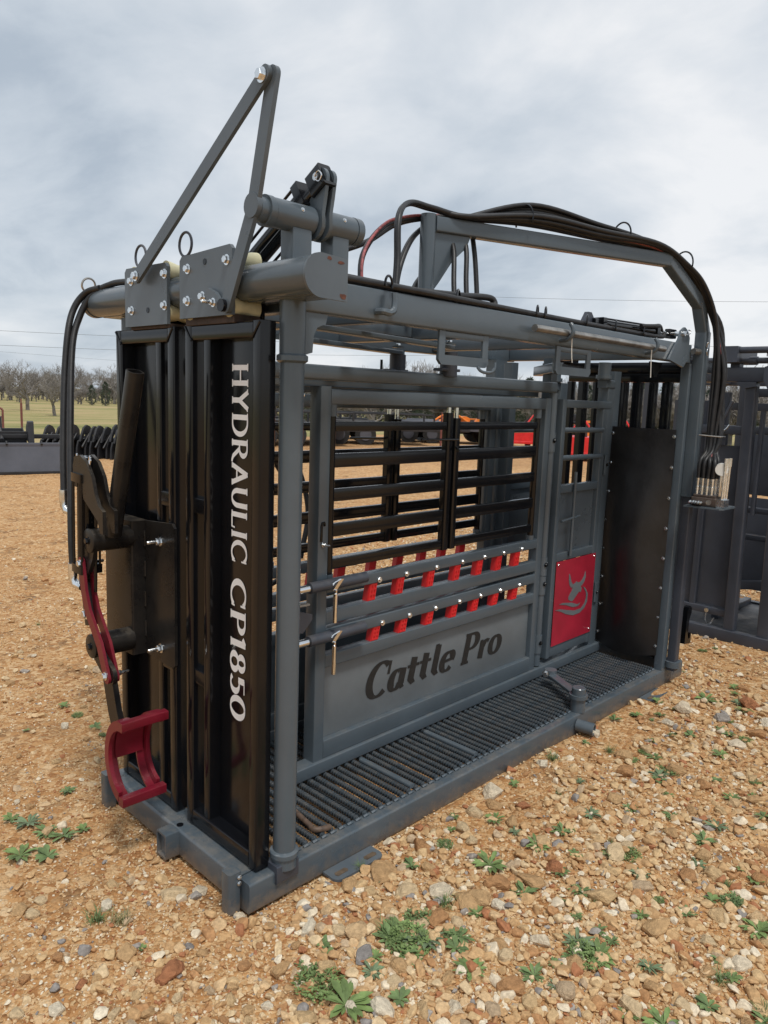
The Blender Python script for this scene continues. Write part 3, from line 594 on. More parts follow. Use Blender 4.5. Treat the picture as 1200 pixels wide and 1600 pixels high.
# neck yoke
def yoke():
    f = MB(); cz, cy, R_ = 0.372, 0.484, 0.146
    ang = [math.radians(a) for a in np.linspace(97, -78, 22)]
    for xx in (-0.034, -0.172):
        P = [(cy+0.80*R_*math.cos(a), cz+R_*math.sin(a)) for a in ang]; Q = [(cy+0.80*(R_-0.034)*math.cos(a), cz+(R_-0.034)*math.sin(a)) for a in ang]
        f.prism(P+Q[::-1], (xx, 0, 0), (0, 1, 0), (0, 0, 1), 0.014)
        W_ = [(cy+0.80*(R_+0.001)*math.cos(a), cz+(R_+0.001)*math.sin(a)) for a in ang]; W2 = [(cy+0.80*(R_-0.008)*math.cos(a), cz+(R_-0.008)*math.sin(a)) for a in ang]
        xo = xx+0.0145 if xx < -.1 else xx-0.0265
        f.prism(W_+W2[::-1], (xo, 0, 0), (0, 1, 0), (0, 0, 1), 0.026)
    o = f.build('neck_yoke', REDP, bx)
    k = MB(); k.beam((-0.180, cy-0.014, cz+R_-0.010), (-0.012, cy-0.014, cz+R_-0.010), 0.030, 0.030, 0.003); k.build('yoke_bar', REDP, o)
    k = MB(); k.beam((-0.172, cy+0.004, cz-R_+0.008), (-0.012, cy+0.004, cz-R_+0.008), 0.030, 0.032, 0.003); k.build('yoke_bar', REDP, o)
    k = MB(); a = [math.radians(t) for t in np.linspace(62, -12, 10)]
    P = [(cy+0.8*(R_-0.010)*math.cos(t), cz+(R_-0.010)*math.sin(t)) for t in a]; Q = [(cy+0.8*(R_-0.017)*math.cos(t), cz+(R_-0.017)*math.sin(t)) for t in a]
    k.prism(P+Q[::-1], (-0.140, 0, 0), (0, 1, 0), (0, 0, 1), 0.100); k.build('yoke_plate', REDP, o)
yoke()
# hoses to the hoist cylinder
for i, P in enumerate(([(0.06, 1.06, 1.968), (0.035, 1.125, 1.952), (0.000, 1.150, 1.895), (-0.035, 1.130, 1.80), (-0.070, 1.090, 1.62), (-0.108, 1.025, 1.38), (-0.130, 0.978, 1.20)],
                      [(0.07, 1.05, 1.960), (0.045, 1.11, 1.935), (0.012, 1.130, 1.865), (-0.030, 1.105, 1.75), (-0.085, 1.01, 1.48), (-0.140, 0.900, 1.12), (-0.150, 0.870, 0.95)])):
    f = MB(); f.tube(spline(P, 8), 0.0122, 12); ho = f.build('hose', HOSE, bx)
    e_ = Vector(P[-1]); f = MB(); f.tube([e_+Vector((0, 0, .03)), e_, e_-Vector((0, 0, .03)), e_-Vector((-0.004, 0.012, .045)), e_-Vector((-0.008, 0.05, .05))], [0.0155, 0.017, 0.014, 0.015, 0.011], 12); f.build('hose_fitting', ZINC, ho)
f = MB(); f.tube(spline([(0.10, 0.85, 1.982), (0.09, 0.98, 1.985), (0.08, 1.03, 1.978), (0.065, 1.055, 1.968)], 8), 0.012, 10); f.build('hose', HOSE, bx)

# --- top frame
f = MB(); f.box(0.182, 2.86, 0.0, 0.060, 1.842, 1.940, 0.006); tf = f.build('top_frame', GREY, chute)
def crossb(*a, mat=GREY, name='cross_beam', r=0.005): f = MB(); f.box(*a, r); return f.build(name, mat, tf)
crossb(0.20, 2.612, 0.972, 1.032, 1.842, 1.938); crossb(0.186, 0.250, 0.064, 0.968, 1.846, 1.934)
crossb(2.552, 2.610, 0.064, 0.968, 1.846, 1.934); crossb(1.18, 1.24, 0.064, 0.968, 1.850, 1.930); crossb(0.62, 0.67, 0.064, 0.968, 1.856, 1.925); crossb(1.85, 1.90, 0.064, 0.968, 1.856, 1.925)
crossb(0.254, 1.176, 0.50, 0.55, 1.858, 1.906)
f = MB(); f.prism([(0.183, 1.840), (0.275, 1.840), (0.268, 1.812), (0.236, 1.80), (0.222, 1.775), (0.218, 1.725), (0.183, 1.715)], (0, 0.020, 0), (1, 0, 0), (0, 0, 1), 0.010); f.build('gusset', GREY, tf)
# squeeze link arms with pivots
for a, bq in (((0.30, 0.20, 1.824), (1.295, 0.385, 1.824)), ((0.42, 0.42, 1.800), (1.352, 0.745, 1.812))):
    f = MB(); f.beam(a, bq, 0.055, 0.018, 0.003); ao = f.build('squeeze_arm', GREY, tf)
    x_, y_, z_ = bq; f = MB(); f.tube([(x_, y_, 1.70), (x_, y_, 1.802)], 0.038, 20); f.beam((x_-0.07, y_, 1.728), (x_+0.05, y_, 1.728), 0.05, 0.012, 0.003); f.build('pivot_can', DGREY, ao)
    f = MB(); f.tube([(x_, y_, 1.834), (x_, y_, 1.842)], 0.028, 18); f.build('washer', GREY, ao); bolt(ao, (x_, y_, 1.842), (0, 0, 1))
for x_, z0 in ((0.70, 1.70), (1.62, 1.70), (0.92, 1.71)):
    f = MB(); f.beam((x_, 0.985, z0), (x_, 0.985, 1.843), 0.035, 0.035, 0.004, (0, 1, 0)); f.build('hanger_post', GREY, tf)
f = MB(); f.tube([(1.20, 0.70, 1.71), (1.20, 0.70, 1.77)], 0.006, 8); f.build('stop_pin', BLACK, tf)
# hook plates with windows
for x0, x1 in ((0.792, 1.080), (1.548, 1.836)):
    f = MB(); z0, z1 = 1.724, 1.841; r = .018; y0 = 0.012
    f.box(x0+.002, x0+0.036, y0, y0+0.010, z0+.02, z1, 0.002); f.box(x1-0.036, x1-.002, y0, y0+0.010, z0+.02, z1, 0.002); f.box(x0+0.036, x1-0.036, y0+.0005, y0+0.0095, z1-0.022, z1, 0.002)
    f.prism([(x0, z0+.034), (x0, z0+.016), (x0+.016, z0), (x1-.016, z0), (x1, z0+.016), (x1, z0+.034)], (0, y0+0.011, 0), (1, 0, 0), (0, 0, 1), 0.012); f.build('hook_plate', GREY, tf)
f = MB(); f.tube(spline([(1.015, 0.010, 1.725), (1.02, 0.0, 1.712), (1.035, -0.01, 1.706), (1.065, -0.015, 1.708), (1.085, -0.015, 1.722), (1.09, -0.012, 1.745)], 6), 0.006, 8); f.build('hook', GREY, tf)
# J hook
f = MB(); f.tube(spline([(0.466, -0.004, 1.868), (0.472, -0.03, 1.868), (0.492, -0.036, 1.866), (0.512, -0.034, 1.876), (0.520, -0.030, 1.90), (0.520, -0.028, 1.93)], 6), [0.011]*31, 8); f.build('hook', GREY, tf)
f = MB(); f.torus((0.500, -0.02, 1.955), (0.35, -1, 0), 0.026, 0.0042, 24, 8, math.radians(-20), math.radians(200)); f.build('hose_ring', BLACK, tf)
for x_ in (0.895, 1.40, 1.46, 1.79, 2.05, 2.33):
    f = MB(); f.torus((x_, 0.02, 1.956), (0.55, -1, 0), 0.033, 0.0042, 24, 8, math.radians(-25), math.radians(205)); f.build('hose_ring', BLACK, tf)
# long latch rod
f = MB(); f.tube([(1.31, -0.032, 1.892), (2.46, -0.032, 1.889)], 0.0145, 16); lr = f.build('latch_rod', STEEL, tf)
for x_ in (1.55, 2.33):
    f = MB(); f.tube(spline([(x_, 0.0, 1.862), (x_, -0.032, 1.864), (x_, -0.056, 1.882), (x_, -0.058, 1.91), (x_, -0.045, 1.93)], 6), 0.009, 10); f.build('rod_hook', GREY, lr)
for x_, dz in ((1.57, 0.10), (2.30, 0.13)):
    f = MB(); f.tube(spline([(x_-.01, -0.05, 1.873), (x_, -0.045, 1.84), (x_+.005, -0.045, 1.80), (x_+.012, -0.045, 1.873-dz)], 5), 0.0022, 6); f.build('zip_tie', WHITEP, lr)
# pivot plate and cylinder at the tail end
f = MB(); f.prism([(2.56, 1.845), (2.74, 1.815), (2.79, 1.86), (2.79, 1.97), (2.76, 2.005), (2.72, 2.02), (2.68, 2.00), (2.66, 1.955)], (0, -0.004, 0), (1, 0, 0), (0, 0, 1), 0.012); gp_ = f.build('pivot_plate', GREY, tf)
f = MB(); f.tube([(2.70, -0.03, 1.985), (2.70, 0.08, 1.985)], 0.013, 14); f.build('pin', ZINC, gp_)
f = MB(); f.tube(spline([(2.70, -0.028, 1.985), (2.73, -0.03, 2.005), (2.76, -0.03, 2.0), (2.745, -0.03, 1.985), (2.71, -0.03, 1.98)], 6), 0.0025, 6); f.build('spring_clip', CHROME, gp_)
cylinder('hydraulic_cylinder', (1.95, 0.075, 1.975), (2.70, 0.045, 1.985), 0.022, 0.25, tf)
f = MB(); f.prism([(1.84, 1.94), (1.99, 1.94), (1.95, 2.0), (1.93, 2.02), (1.90, 2.02), (1.885, 2.0)], (0, 0.10, 0), (1, 0, 0), (0, 0, 1), 0.02); f.build('cylinder_bracket', DGREY, tf)
f = MB(); f.tube(spline([(2.30, 0.02, 1.99), (2.42, 0.01, 2.0), (2.52, 0.03, 2.01), (2.58, 0.045, 1.99)], 6), 0.010, 10); f.build('hose', HOSE, tf)
# hydraulic lines lying along the near beam
for i, P in enumerate(([(0.19, 0.05, 1.97), (0.34, 0.03, 1.962), (0.55, 0.02, 1.958), (0.80, 0.02, 1.957), (1.05, 0.03, 1.957), (1.14, 0.045, 1.962), (1.145, 0.055, 1.985), (1.10, 0.06, 1.99), (0.95, 0.06, 1.978), (0.7, 0.06, 1.965)],
                      [(0.19, 0.03, 1.96), (0.40, 0.01, 1.956), (0.70, 0.0, 1.955), (1.0, 0.005, 1.953), (1.4, 0.015, 1.953), (1.8, 0.02, 1.953), (2.2, 0.02, 1.953), (2.52, 0.02, 1.956), (2.58, 0.03, 1.975)],
                      [(0.19, 0.07, 1.955), (0.6, 0.045, 1.952), (1.0, 0.04, 1.953), (1.5, 0.04, 1.953), (2.0, 0.045, 1.953), (2.4, 0.05, 1.955), (2.54, 0.06, 1.97)])):
    f = MB(); f.tube(spline(P, 8), 0.0125 if i == 0 else 0.0105, 12); f.build('hose', HOSE, tf)

# --- side gates (built once for the near side, mirrored for the far side)
A_ = math.atan(.018); GD = Vector((math.cos(A_), math.sin(A_), 0)); GN = Vector((-math.sin(A_), math.cos(A_), 0))
def Tn(p): return Vector((0, .36, 0))+GD*p[0]+GN*p[1]+Vector((0, 0, p[2]))
def Tf(p): return Vector((p[0], 0.795-p[1], p[2]-0.020))
pegm = None
def side_gate(T, flip, near):
    B = lambda mb, name, mat, par: mb.build(name, mat, par, T, flip)
    f = MB(); f.box(0.565, 0.617, 0, 0.062, 0.167, 1.635); g = B(f, 'side_gate', GREY, chute)
    def rail(name, *a, mat=GREY, par=None, r=0.004): f = MB(); f.box(*a, r); return B(f, name, mat, par or g)
    rail('rail', 0.6172, 2.100, 0.001, 0.051, 1.570, 1.625); rail('stile', 2.1002, 2.150, 0.0, 0.052, 0.172, 1.627)
    rail('rail', 0.6172, 2.0998, 0.001, 0.045, 0.847, 0.893); rail('rail', 0.6172, 2.0998, 0.001, 0.045, 0.722, 0.776)
    rail('rail', 0.6172, 2.0998, 0.001, 0.045, 0.658, 0.707); rail('rail', 0.6172, 2.0998, 0.001, 0.045, 0.548, 0.600)
    rail('rail', 0.6172, 2.0998, 0.001, 0.050, 0.172, 0.246)
    pn = rail('panel', 0.6172, 2.0998, 0.028, 0.034, 0.246, 0.548, mat=PGREY if near else GREY, r=0.001)
    if near:
        for zz in (1.57, 0.847, 0.722, 0.658, 0.548, 0.246, 0.893, 0.776, 0.707, 0.600):
            for uu in (0.6185, 2.0985):
                f = MB(); nb = 7; f.tube([(uu+rnd.uniform(-.001, .001), 0.003+0.040*k/nb, zz+rnd.uniform(-.001, .001)) for k in range(nb+1)], [0.003+0.0016*(k % 2) for k in range(nb+1)], 6); B(f, 'weld', GREY, g)
    # drop bar windows
    f = MB(); f.tube([(0.640, 0.024, 0.915), (0.640, 0.024, 1.545)], 0.0175, 18); B(f, 'window_stile', BLACK, g)
    for z0, z1 in ((1.525, 1.569), (0.894, 0.918)):
        f = MB(); f.tube([(0.640, 0.024, z0), (0.640, 0.024, z1)], 0.0205, 18); B(f, 'sleeve', GREY, g); f = MB(); f.tube([(2.062, 0.024, z0), (2.062, 0.024, z1)], 0.0205, 18); B(f, 'sleeve', GREY, g)
    f = MB(); f.tube([(2.062, 0.024, 0.915), (2.062, 0.024, 1.545)], 0.016, 16); B(f, 'window_stile', BLACK, g)
    rail('window_stile', 1.318, 1.356, 0.006, 0.040, 0.930, 1.545, mat=BLACK); rail('window_stile', 1.372, 1.408, 0.006, 0.040, 0.930, 1.522, mat=BLACK)
    for z0, z1 in ((1.470, 1.505), (1.331, 1.384), (1.201, 1.249), (1.064, 1.115), (0.936, 0.976)):
        rail('window_bar', 0.652, 1.3175, 0.012, 0.036, z0, z1, mat=BLACK, r=0.003); rail('window_bar', 1.4085, 2.050, 0.012, 0.036, z0, z1, mat=BLACK, r=0.003)
    for uu in (1.338, 1.392):
        f = MB(); f.tube([(uu, 0.022, 1.522), (uu, 0.022, 1.568)], 0.011, 12); B(f, 'spring_pin', CHROME, g)
    f = MB(); f.tube([(1.372, 0.0, 1.395), (1.372, -0.012, 1.385), (1.36, -0.02, 1.38)], 0.006, 8); f.tube([(1.12, -0.012, 1.432), (1.37, -0.012, 1.428)], 0.005, 8); B(f, 'pull_rod', BLACK, g)
    # red drop pegs
    for z0, z1, us in ((0.772, 0.849, (0.875, 1.043, 1.245, 1.433, 1.607, 1.767, 1.927)), (0.598, 0.660, (0.902, 1.073, 1.250, 1.425, 1.590, 1.755, 1.926))):
        for u in us:
            f = MB(); h = z1-z0; sk = 0.013; zz = z0+0.001
            f.prism([(u-.023-sk*.5, zz), (u+.023-sk*.5, zz), (u+.023+sk*.5, zz+h), (u-.023+sk*.5, zz+h)], (0, 0.036, 0), (1, 0, 0), (0, 0, 1), 0.028)
            for k in range(4):
                t = 0.10+0.80*k/3; cx = u+sk*(t-.5); f.prism([(cx-.018, zz+h*t-.003), (cx+.018, zz+h*t-.003), (cx+.018, zz+h*t+.003), (cx-.018, zz+h*t+.003)], (0, 0.0085, 0), (1, 0, 0), (0, 0, 1), 0.004)
            for q in (-0.017, 0.0, 0.017):
                f.prism([(u+q-.0028-sk*.45, zz+h*.05), (u+q+.0028-sk*.45, zz+h*.05), (u+q+.0028+sk*.45, zz+h*.95), (u+q-.0028+sk*.45, zz+h*.95)], (0, 0.0083, 0), (1, 0, 0), (0, 0, 1), 0.0035)
            B(f, 'drop_peg', REDPLASTIC, g)
            if near: q_ = T((u+0.032, 0.0, z1+0.010)); shared('peg_bolt', BOLTS, g, q_, axrot((0, -1, 0.1)), 1.5)
    # squeeze rails above, hinge bar, sill
    rl = rail('upper_rail', 0.20 if near else 0.30, 2.190, -0.004, 0.045, 1.656, 1.711, r=0.010); rail('upper_rail', 0.20, 2.17, 0.095, 0.14, 1.632, 1.676)
    rail('gate_post', 2.205, 2.262, 0.045, 0.10, 0.177, 1.835)
    f = MB(); f.tube([(2.196, 0.022, 0.178), (2.196, 0.022, 1.655)], 0.024, 18); hb = B(f, 'hinge_bar', GREY, g)
    for z in (1.40, 0.735, 0.63, 0.30):
        f = MB(); f.tube([(2.196, 0.022, z-.05), (2.196, 0.022, z+.05)], 0.0285, 18); B(f, 'hinge_sleeve', GREY, g)
        if near: bolt(g, T((2.19, -0.006, z+.01)), (0, -1, 0), BOLTD)
    rail('sill', 0.455, 2.870, -0.012, 0.056, 0.117, 0.1715, r=0.006)
    if near:
        lt = lettering('Cattle Pro', italic, 0.985, 0.145, (0, 0, 0), (1, 0, 0), (0, 0, 1), 0.25, 0.085, 0.095, shear=0.22, track=0.035)
        lt.v = [(p[0]+0.862, p[1]+0.0275, p[2]+0.335) for p in lt.v]; B(lt, 'lettering', BLACKV, pn)
        f = MB(); f.tube([(0.580, -0.0008, 1.055), (0.580, -0.0008, 1.115), (0.584, -0.0008, 1.126), (0.593, -0.0008, 1.127), (0.596, -0.0008, 1.115)], 0.0055, 8); B(f, 'latch_slot_shade', BLACK, g)  # raised black strip, painted stand-in for the shade inside a cut J slot
        bolt(g, T((0.590, -0.001, 1.042)), (0.3, -1, 0), BOLTL, 0.7)
        for z in (0.893, 0.688):
            f = MB(); f.tube([(0.500, -0.030, z), (0.795, -0.030, z)], 0.0215, 20); sv = B(f, 'latch_sleeve', DGREY, g)
            f = MB(); f.tube([(0.400, -0.030, z), (0.52, -0.030, z)], 0.0150, 16); B(f, 'latch_rod', CHROME, g)
            f = MB(); f.tube([(0.596, -0.053, z+0.002), (0.606, -0.0535, z+0.012), (0.640, -0.050, z+0.018)], 0.004, 6); f.prism([(0.600, z-.019), (0.618, z-.021), (0.655, z+.017), (0.637, z+.021)], (0, -0.0515, 0), (1, 0, 0), (0, 0, 1), 0.001); B(f, 'slot', CHROME, g)
            f = MB(); f.tube([(0.612, -0.056, z-0.018), (0.612, -0.056, z-0.030), (0.610, -0.056, z-0.033), (0.608, -0.056, z-0.145)], [0.005, 0.005, 0.009, 0.009], 12); B(f, 'latch_handle', CHROME, g)
            f = MB(); f.prism([(-0.055, z-.06), (-0.055, z+.045), (-0.045, z+.058), (-0.01, z+.058), (0.0, z+.045), (0.0, z-.06)], (0.398, 0, 0), (0, 1, 0), (0, 0, 1), -0.010); B(f, 'latch_ear', BLACK, g)
        f = MB(); f.prism([(0.385, 0.745), (0.475, 0.725), (0.52, 0.77), (0.52, 0.79), (0.40, 0.83), (0.385, 0.81)], (0, -0.02, 0), (1, 0, 0), (0, 0, 1), 0.008); B(f, 'latch_bracket', DGREY, g)
        f = MB(); f.tube(spline([(0.40, -0.03, 0.80), (0.41, -0.035, 0.832), (0.44, -0.035, 0.835), (0.50, -0.03, 0.832)], 5), 0.006, 8); B(f, 'latch_wire', STEEL, g)
    # access gate behind the squeeze gate
    f = MB(); f.box(2.268, 2.306, 0.0, 0.045, 0.200, 1.625); ag = B(f, 'access_gate', GREY, chute)
    rl2 = lambda name, *a, mat=GREY, r=0.004: rail(name, *a, mat=mat, par=ag, r=r)
    rl2('stile', 2.712, 2.756, 0.0, 0.045, 0.200, 1.580); rl2('rail', 2.3062, 2.80, 0.001, 0.044, 1.582, 1.624); rl2('rail', 2.3062, 2.7118, 0.001, 0.044, 0.201, 0.262)
    rl2('rail', 2.3062, 2.7118, 0.001, 0.044, 0.742, 0.788); rl2('rail', 2.3062, 2.7118, 0.001, 0.044, 1.122, 1.166)
    for z in (1.462, 1.312):
        f = MB(); f.tube([(2.305, 0.02, z), (2.722, 0.004, z)], 0.0150, 14); B(f, 'round_bar', GREY, ag)
    rl2('panel', 2.3062, 2.7118, 0.026, 0.031, 0.788, 1.122, mat=GREY2, r=0.001)
    if near:
        rp = rl2('red_panel', 2.308, 2.745, -0.004, -0.001, 0.262, 0.742, mat=REDPANEL, r=0.001)
        HEAD = [(2.473, 0.659), (2.466, 0.651), (2.468, 0.62), (2.479, 0.59), (2.5, 0.573), (2.516, 0.572), (2.509, 0.555), (2.49, 0.537), (2.476, 0.523), (2.477, 0.508), (2.5, 0.496), (2.523, 0.49), (2.541, 0.5), (2.567, 0.518), (2.593, 0.535), (2.616, 0.529), (2.621, 0.553), (2.608, 0.564), (2.626, 0.571), (2.648, 0.588), (2.659, 0.614), (2.652, 0.648), (2.646, 0.642), (2.64, 0.623), (2.619, 0.601), (2.598, 0.592), (2.578, 0.592), (2.555, 0.602), (2.541, 0.594), (2.516, 0.59), (2.496, 0.61), (2.483, 0.64)]
        S1 = [(2.378, 0.495), (2.419, 0.498), (2.516, 0.483), (2.584, 0.462), (2.619, 0.465), (2.593, 0.45), (2.535, 0.453), (2.455, 0.479)]
        S2 = [(2.628, 0.561), (2.665, 0.546), (2.699, 0.507), (2.698, 0.46), (2.67, 0.426), (2.615, 0.405), (2.542, 0.404), (2.462, 0.425), (2.398, 0.452), (2.336, 0.469), (2.389, 0.467), (2.475, 0.447), (2.554, 0.43), (2.626, 0.43), (2.666, 0.452), (2.681, 0.487), (2.674, 0.521), (2.645, 0.549)]
        f = MB()
        for k, pl_ in enumerate((HEAD, S1, S2)): f.prism([(x_-0.018, z_) for x_, z_ in pl_], (0, -0.0045-k*.0002, 0), (1, 0, 0), (0, 0, 1), 0.0012)
        B(f, 'emblem', PGREY, rp)
        for u_, z_ in ((2.325, 0.725), (2.725, 0.725), (2.725, 0.285)): bolt(rp, T((u_, -0.004, z_)), (0, -1, 0), BOLTS, 0.8)
        f = MB(); f.tube([(2.43, -0.012, 1.235), (2.43, -0.012, 0.765)], 0.009, 10); f.tube([(2.31, -0.012, 0.970), (2.50, -0.012, 0.985)], 0.008, 10); B(f, 'bolt_rod', GREY, ag)
        for z in (1.26, 0.50):
            f = MB(); f.box(2.762, 2.800, -0.008, 0.0, z-.06, z+.06, 0.002); B(f, 'latch_plate', GREY, ag); bolt(ag, T((2.785, -0.008, z)), (0, -1, 0), BOLTD, 0.8)
    rl2('gate_post', 2.760, 2.835, 0.004, 0.07, 0.172, 1.745, mat=GREY)
    f = MB(); f.tube([(2.745, 0.03, 1.745), (2.745, 0.03, 1.842)], 0.036, 22); f.tube([(2.745, 0.03, 1.752), (2.745, 0.03, 1.772)], 0.046, 22); f.box(2.73, 2.83, 0.0, 0.06, 1.70, 1.744); B(f, 'gate_pivot', GREY, ag)
    return g
ng = side_gate(Tn, False, True); fg = side_gate(Tf, True, False)
f = MB(); f.beam((2.42, 0.96, 0.02), (2.42, 0.96, 1.842), 0.11, 0.075, 0.006, (0, 1, 0)); f.build('frame_post', GREY, chute)
f = MB(); f.beam((2.02, 0.30, 1.775), (2.40, 0.66, 1.775), 0.05, 0.05, 0.005); fb_ = f.build('squeeze_arm', GREY, tf)
for p_ in ((1.88, 0.45, 1.80), (1.95, 0.45, 1.80)): pass

# --- outer tail post, rubber sheet, tail gate
f = MB(); f.box(2.868, 2.925, 0.002, 0.052, 0.1, 1.842); rp_ = f.build('tail_post', GREY, chute)
def rubber():
    n, m = 14, 26; vs = []; fs = []
    for j in range(m+1):
        for i in range(n+1):
            s_, t_ = i/n, j/m; y_ = 0.042+0.385*s_; z_ = (0.185-0.03*math.sin(PI*s_))*(1-t_)+1.482*t_
            bulge = 0.075*math.sin(PI*s_)**1.2*(0.75+0.25*math.sin(3*t_+.4))+0.006*math.sin(9*t_+3*s_)
            vs.append((2.862-bulge*(0.4+0.6*math.sin(PI*min(1, .1+t_))), y_, z_))
    for j in range(m):
        for i in range(n): a = j*(n+1)+i; fs.append((a, a+n+1, a+n+2, a+1))
    k = len(vs); vs2 = [(x+0.008, y, z) for x, y, z in vs]; fs2 = [tuple(i+k for i in q[::-1]) for q in fs]
    f = MB(); f.add(vs+vs2, fs+fs2); o = f.build('rubber_sheet', RUBBER, chute, ang=80)
    for j in range(8):
        z_ = 0.24+j*0.172
        bolt(o, (2.860, 0.050, z_), (-1, 0, 0), BOLTS, 1.3); bolt(o, (2.858, 0.418, z_), (-1, 0, 0), BOLTS, 1.3)
    return o
rubber()
f = MB(); f.box(2.872, 2.95, 0.44, 0.50, 0.10, 1.80); f.build('tail_post', GREY, chute)
f = MB(); f.box(3.06, 3.12, 0.09, 0.86, 1.745, 1.80); tg = f.build('tail_gate', BLACK, chute)
for k in range(9):
    y_ = 0.10+k*0.092; f = MB(); f.box(3.065, 3.115, y_, y_+(0.05 if k % 2 else 0.038), 0.11, 1.744); f.build('gate_bar', BLACK, tg)
f = MB(); f.box(3.06, 3.12, 0.088, 0.862, 0.101, 0.16); f.build('gate_rail', BLACK, tg)
f = MB(); f.box(2.62, 3.13, 0.10, 0.16, 1.86, 1.93); f.box(2.62, 3.13, 0.84, 0.90, 1.86, 1.93); f.box(3.04, 3.14, -0.02, 1.05, 1.80, 1.86); f.build('tail_track', BLACK, tg)
f = MB(); f.prism([(2.62, 1.84), (2.76, 1.84), (2.70, 1.76), (2.67, 1.76)], (0, 0.12, 0), (1, 0, 0), (0, 0, 1), 0.012); f.build('bracket', BLACK, tg)
# latch hook low on the tail
f = MB(); f.prism([(3.155, 0.20), (3.155, 0.40), (3.17, 0.425), (3.195, 0.43), (3.215, 0.415), (3.215, 0.385), (3.195, 0.35), (3.19, 0.25), (3.20, 0.225), (3.225, 0.225), (3.225, 0.255), (3.24, 0.255), (3.24, 0.19)], (0, 0.03, 0), (1, 0, 0), (0, 0, 1), 0.03); f.build('tail_latch', BLACK, chute)
# --- squeeze linkage on the floor
f = MB(); f.tube([(1.985, 0.030, 0.1), (1.985, 0.030, 0.168)], 0.036, 22); sq = f.build('floor_pivot', GREY, chute)
f = MB(); f.tube([(1.985, 0.030, 0.188), (1.985, 0.030, 0.218), (1.985, 0.03, 0.222)], [0.034, 0.034, 0.03], 22); f.build('pivot_cap', GREY, sq)
f = MB(); f.beam((1.985, 0.030, 0.178), (2.135, 0.285, 0.178), 0.05, 0.018, 0.004); f.tube([(1.985, 0.03, 0.169), (1.985, 0.03, 0.187)], 0.046, 22); f.build('link_arm', GREY, sq)
f = MB(); f.tube([(2.135, 0.285, 0.165), (2.135, 0.285, 0.205)], 0.032, 20); f.build('pivot_cap', GREY2, sq); bolt(sq, (2.095, 0.29, 0.19), (-1, -0.3, 0), BOLT, 1.2)

# --- hose boom
BP = [(1.20, 0.452), (2.48, 0.058), (2.92, -0.030)]
bz = 2.325
f = MB(); f.beam((1.225, 0.443, bz), (2.500, 0.005, bz), 0.055, 0.062, 0.006); f.beam((2.490, 0.008, bz+0.004), (2.842, -0.024, 2.150), 0.054, 0.060, 0.006)
f.beam((2.838, -0.022, 2.165), (2.838+0.09, -0.028, 1.995), 0.0545, 0.060, 0.006, (0, 1, 0)); f.beam((2.925, -0.028, 2.01), (2.935, -0.028, 1.115), 0.068, 0.062, 0.006, (0, 1, 0))
bm = f.build('hose_boom', GREY, chute)
f = MB(); f.tube([(1.20, 0.452, 1.94), (1.20, 0.452, 2.362)], 0.033, 24); f.tube([(1.20, 0.452, 1.93), (1.20, 0.452, 2.06)], 0.038, 24); f.build('boom_post', GREY, bm)
bd = Vector((1.275, -0.438, 0)).normalized()
f = MB(); f.prism([(0.03, -0.032), (0.205, -0.032), (0.185, -0.08), (0.12, -0.14), (0.06, -0.23), (0.03, -0.27)], (1.20, 0.452, bz), bd, (0, 0, 1), 0.010); f.build('gusset', GREY, bm)
f = MB(); f.beam((2.940, -0.026, 0.1), (2.940, -0.026, 1.112), 0.052, 0.05, 0.006, (0, 1, 0)); bp_ = f.build('boom_support', DGREY, bm)
f = MB(); f.tube([(2.94, -0.026, 0.12), (2.94, -0.026, 0.155)], 0.045, 18); f.build('collar', GREY, bp_)
f = MB(); f.tube([(2.84, -0.02, 1.905), (2.93, -0.035, 1.905)], 0.016, 14); f.build('boom_pin', STEEL, bm)
f = MB(); f.tube(spline([(2.90, -0.065, 1.93), (2.895, -0.07, 1.95), (2.905, -0.07, 1.955), (2.905, -0.07, 1.925), (2.895, -0.07, 1.905), (2.905, -0.07, 1.885)], 6), 0.0022, 6); f.build('spring_clip', CHROME, bm)
# valve bank on its shelf
f = MB(); f.prism([(2.80, -0.062), (2.80, -0.10), (2.82, -0.245), (2.84, -0.262), (3.00, -0.262), (3.02, -0.245), (3.02, -0.062)], (0, 0, 1.072), (1, 0, 0), (0, 1, 0), 0.009); vs_ = f.build('valve_shelf', GREY, bm)
f = MB(); f.box(2.84, 2.965, -0.215, -0.085, 1.082, 1.128, 0.004); f.box(2.85, 2.955, -0.205, -0.09, 1.128, 1.142, 0.003); vb = f.build('valve_block', CLEAT, bm)
f = MB(); f.box(2.85, 2.92, -0.255, -0.216, 1.082, 1.125, 0.004); f.build('valve_end', ZINC, vb)
f = MB(); f.tube([(2.8395, -0.180, 1.105), (2.834, -0.180, 1.105)], 0.014, 16); f.build('valve_plug', STEEL, vb)
for i in range(5): f = MB(); f.tube([(2.838, -0.098-i*0.012, 1.100+0.006*(i % 2)), (2.805, -0.096-i*0.014, 1.104), (2.79, -0.094-i*0.015, 1.10)], [0.006, 0.008, 0.005], 8); f.build('nipple', ZINC, vb)
fit = []
for i in range(4):
    for j in range(2):
        x_, y_ = 2.865+j*0.045, -0.102-i*0.026; fit.append((x_, y_))
        f = MB(); f.tube([(x_, y_, 1.14), (x_, y_, 1.165), (x_, y_, 1.166), (x_, y_, 1.185), (x_, y_, 1.186), (x_, y_, 1.235)], [0.009, 0.009, 0.0115, 0.0115, 0.0095, 0.0105], 10); f.build('hose_fitting', ZINC, vb)
for i in range(3):
    f = MB(); f.tube([(2.87+i*.03, -0.235, 1.125), (2.87+i*.03, -0.238, 1.30)], 0.0065, 8); f.tube([(2.87+i*.03, -0.238, 1.300), (2.87+i*.03, -0.238, 1.345)], 0.009, 8); f.build('valve_lever', ZINC, vb)
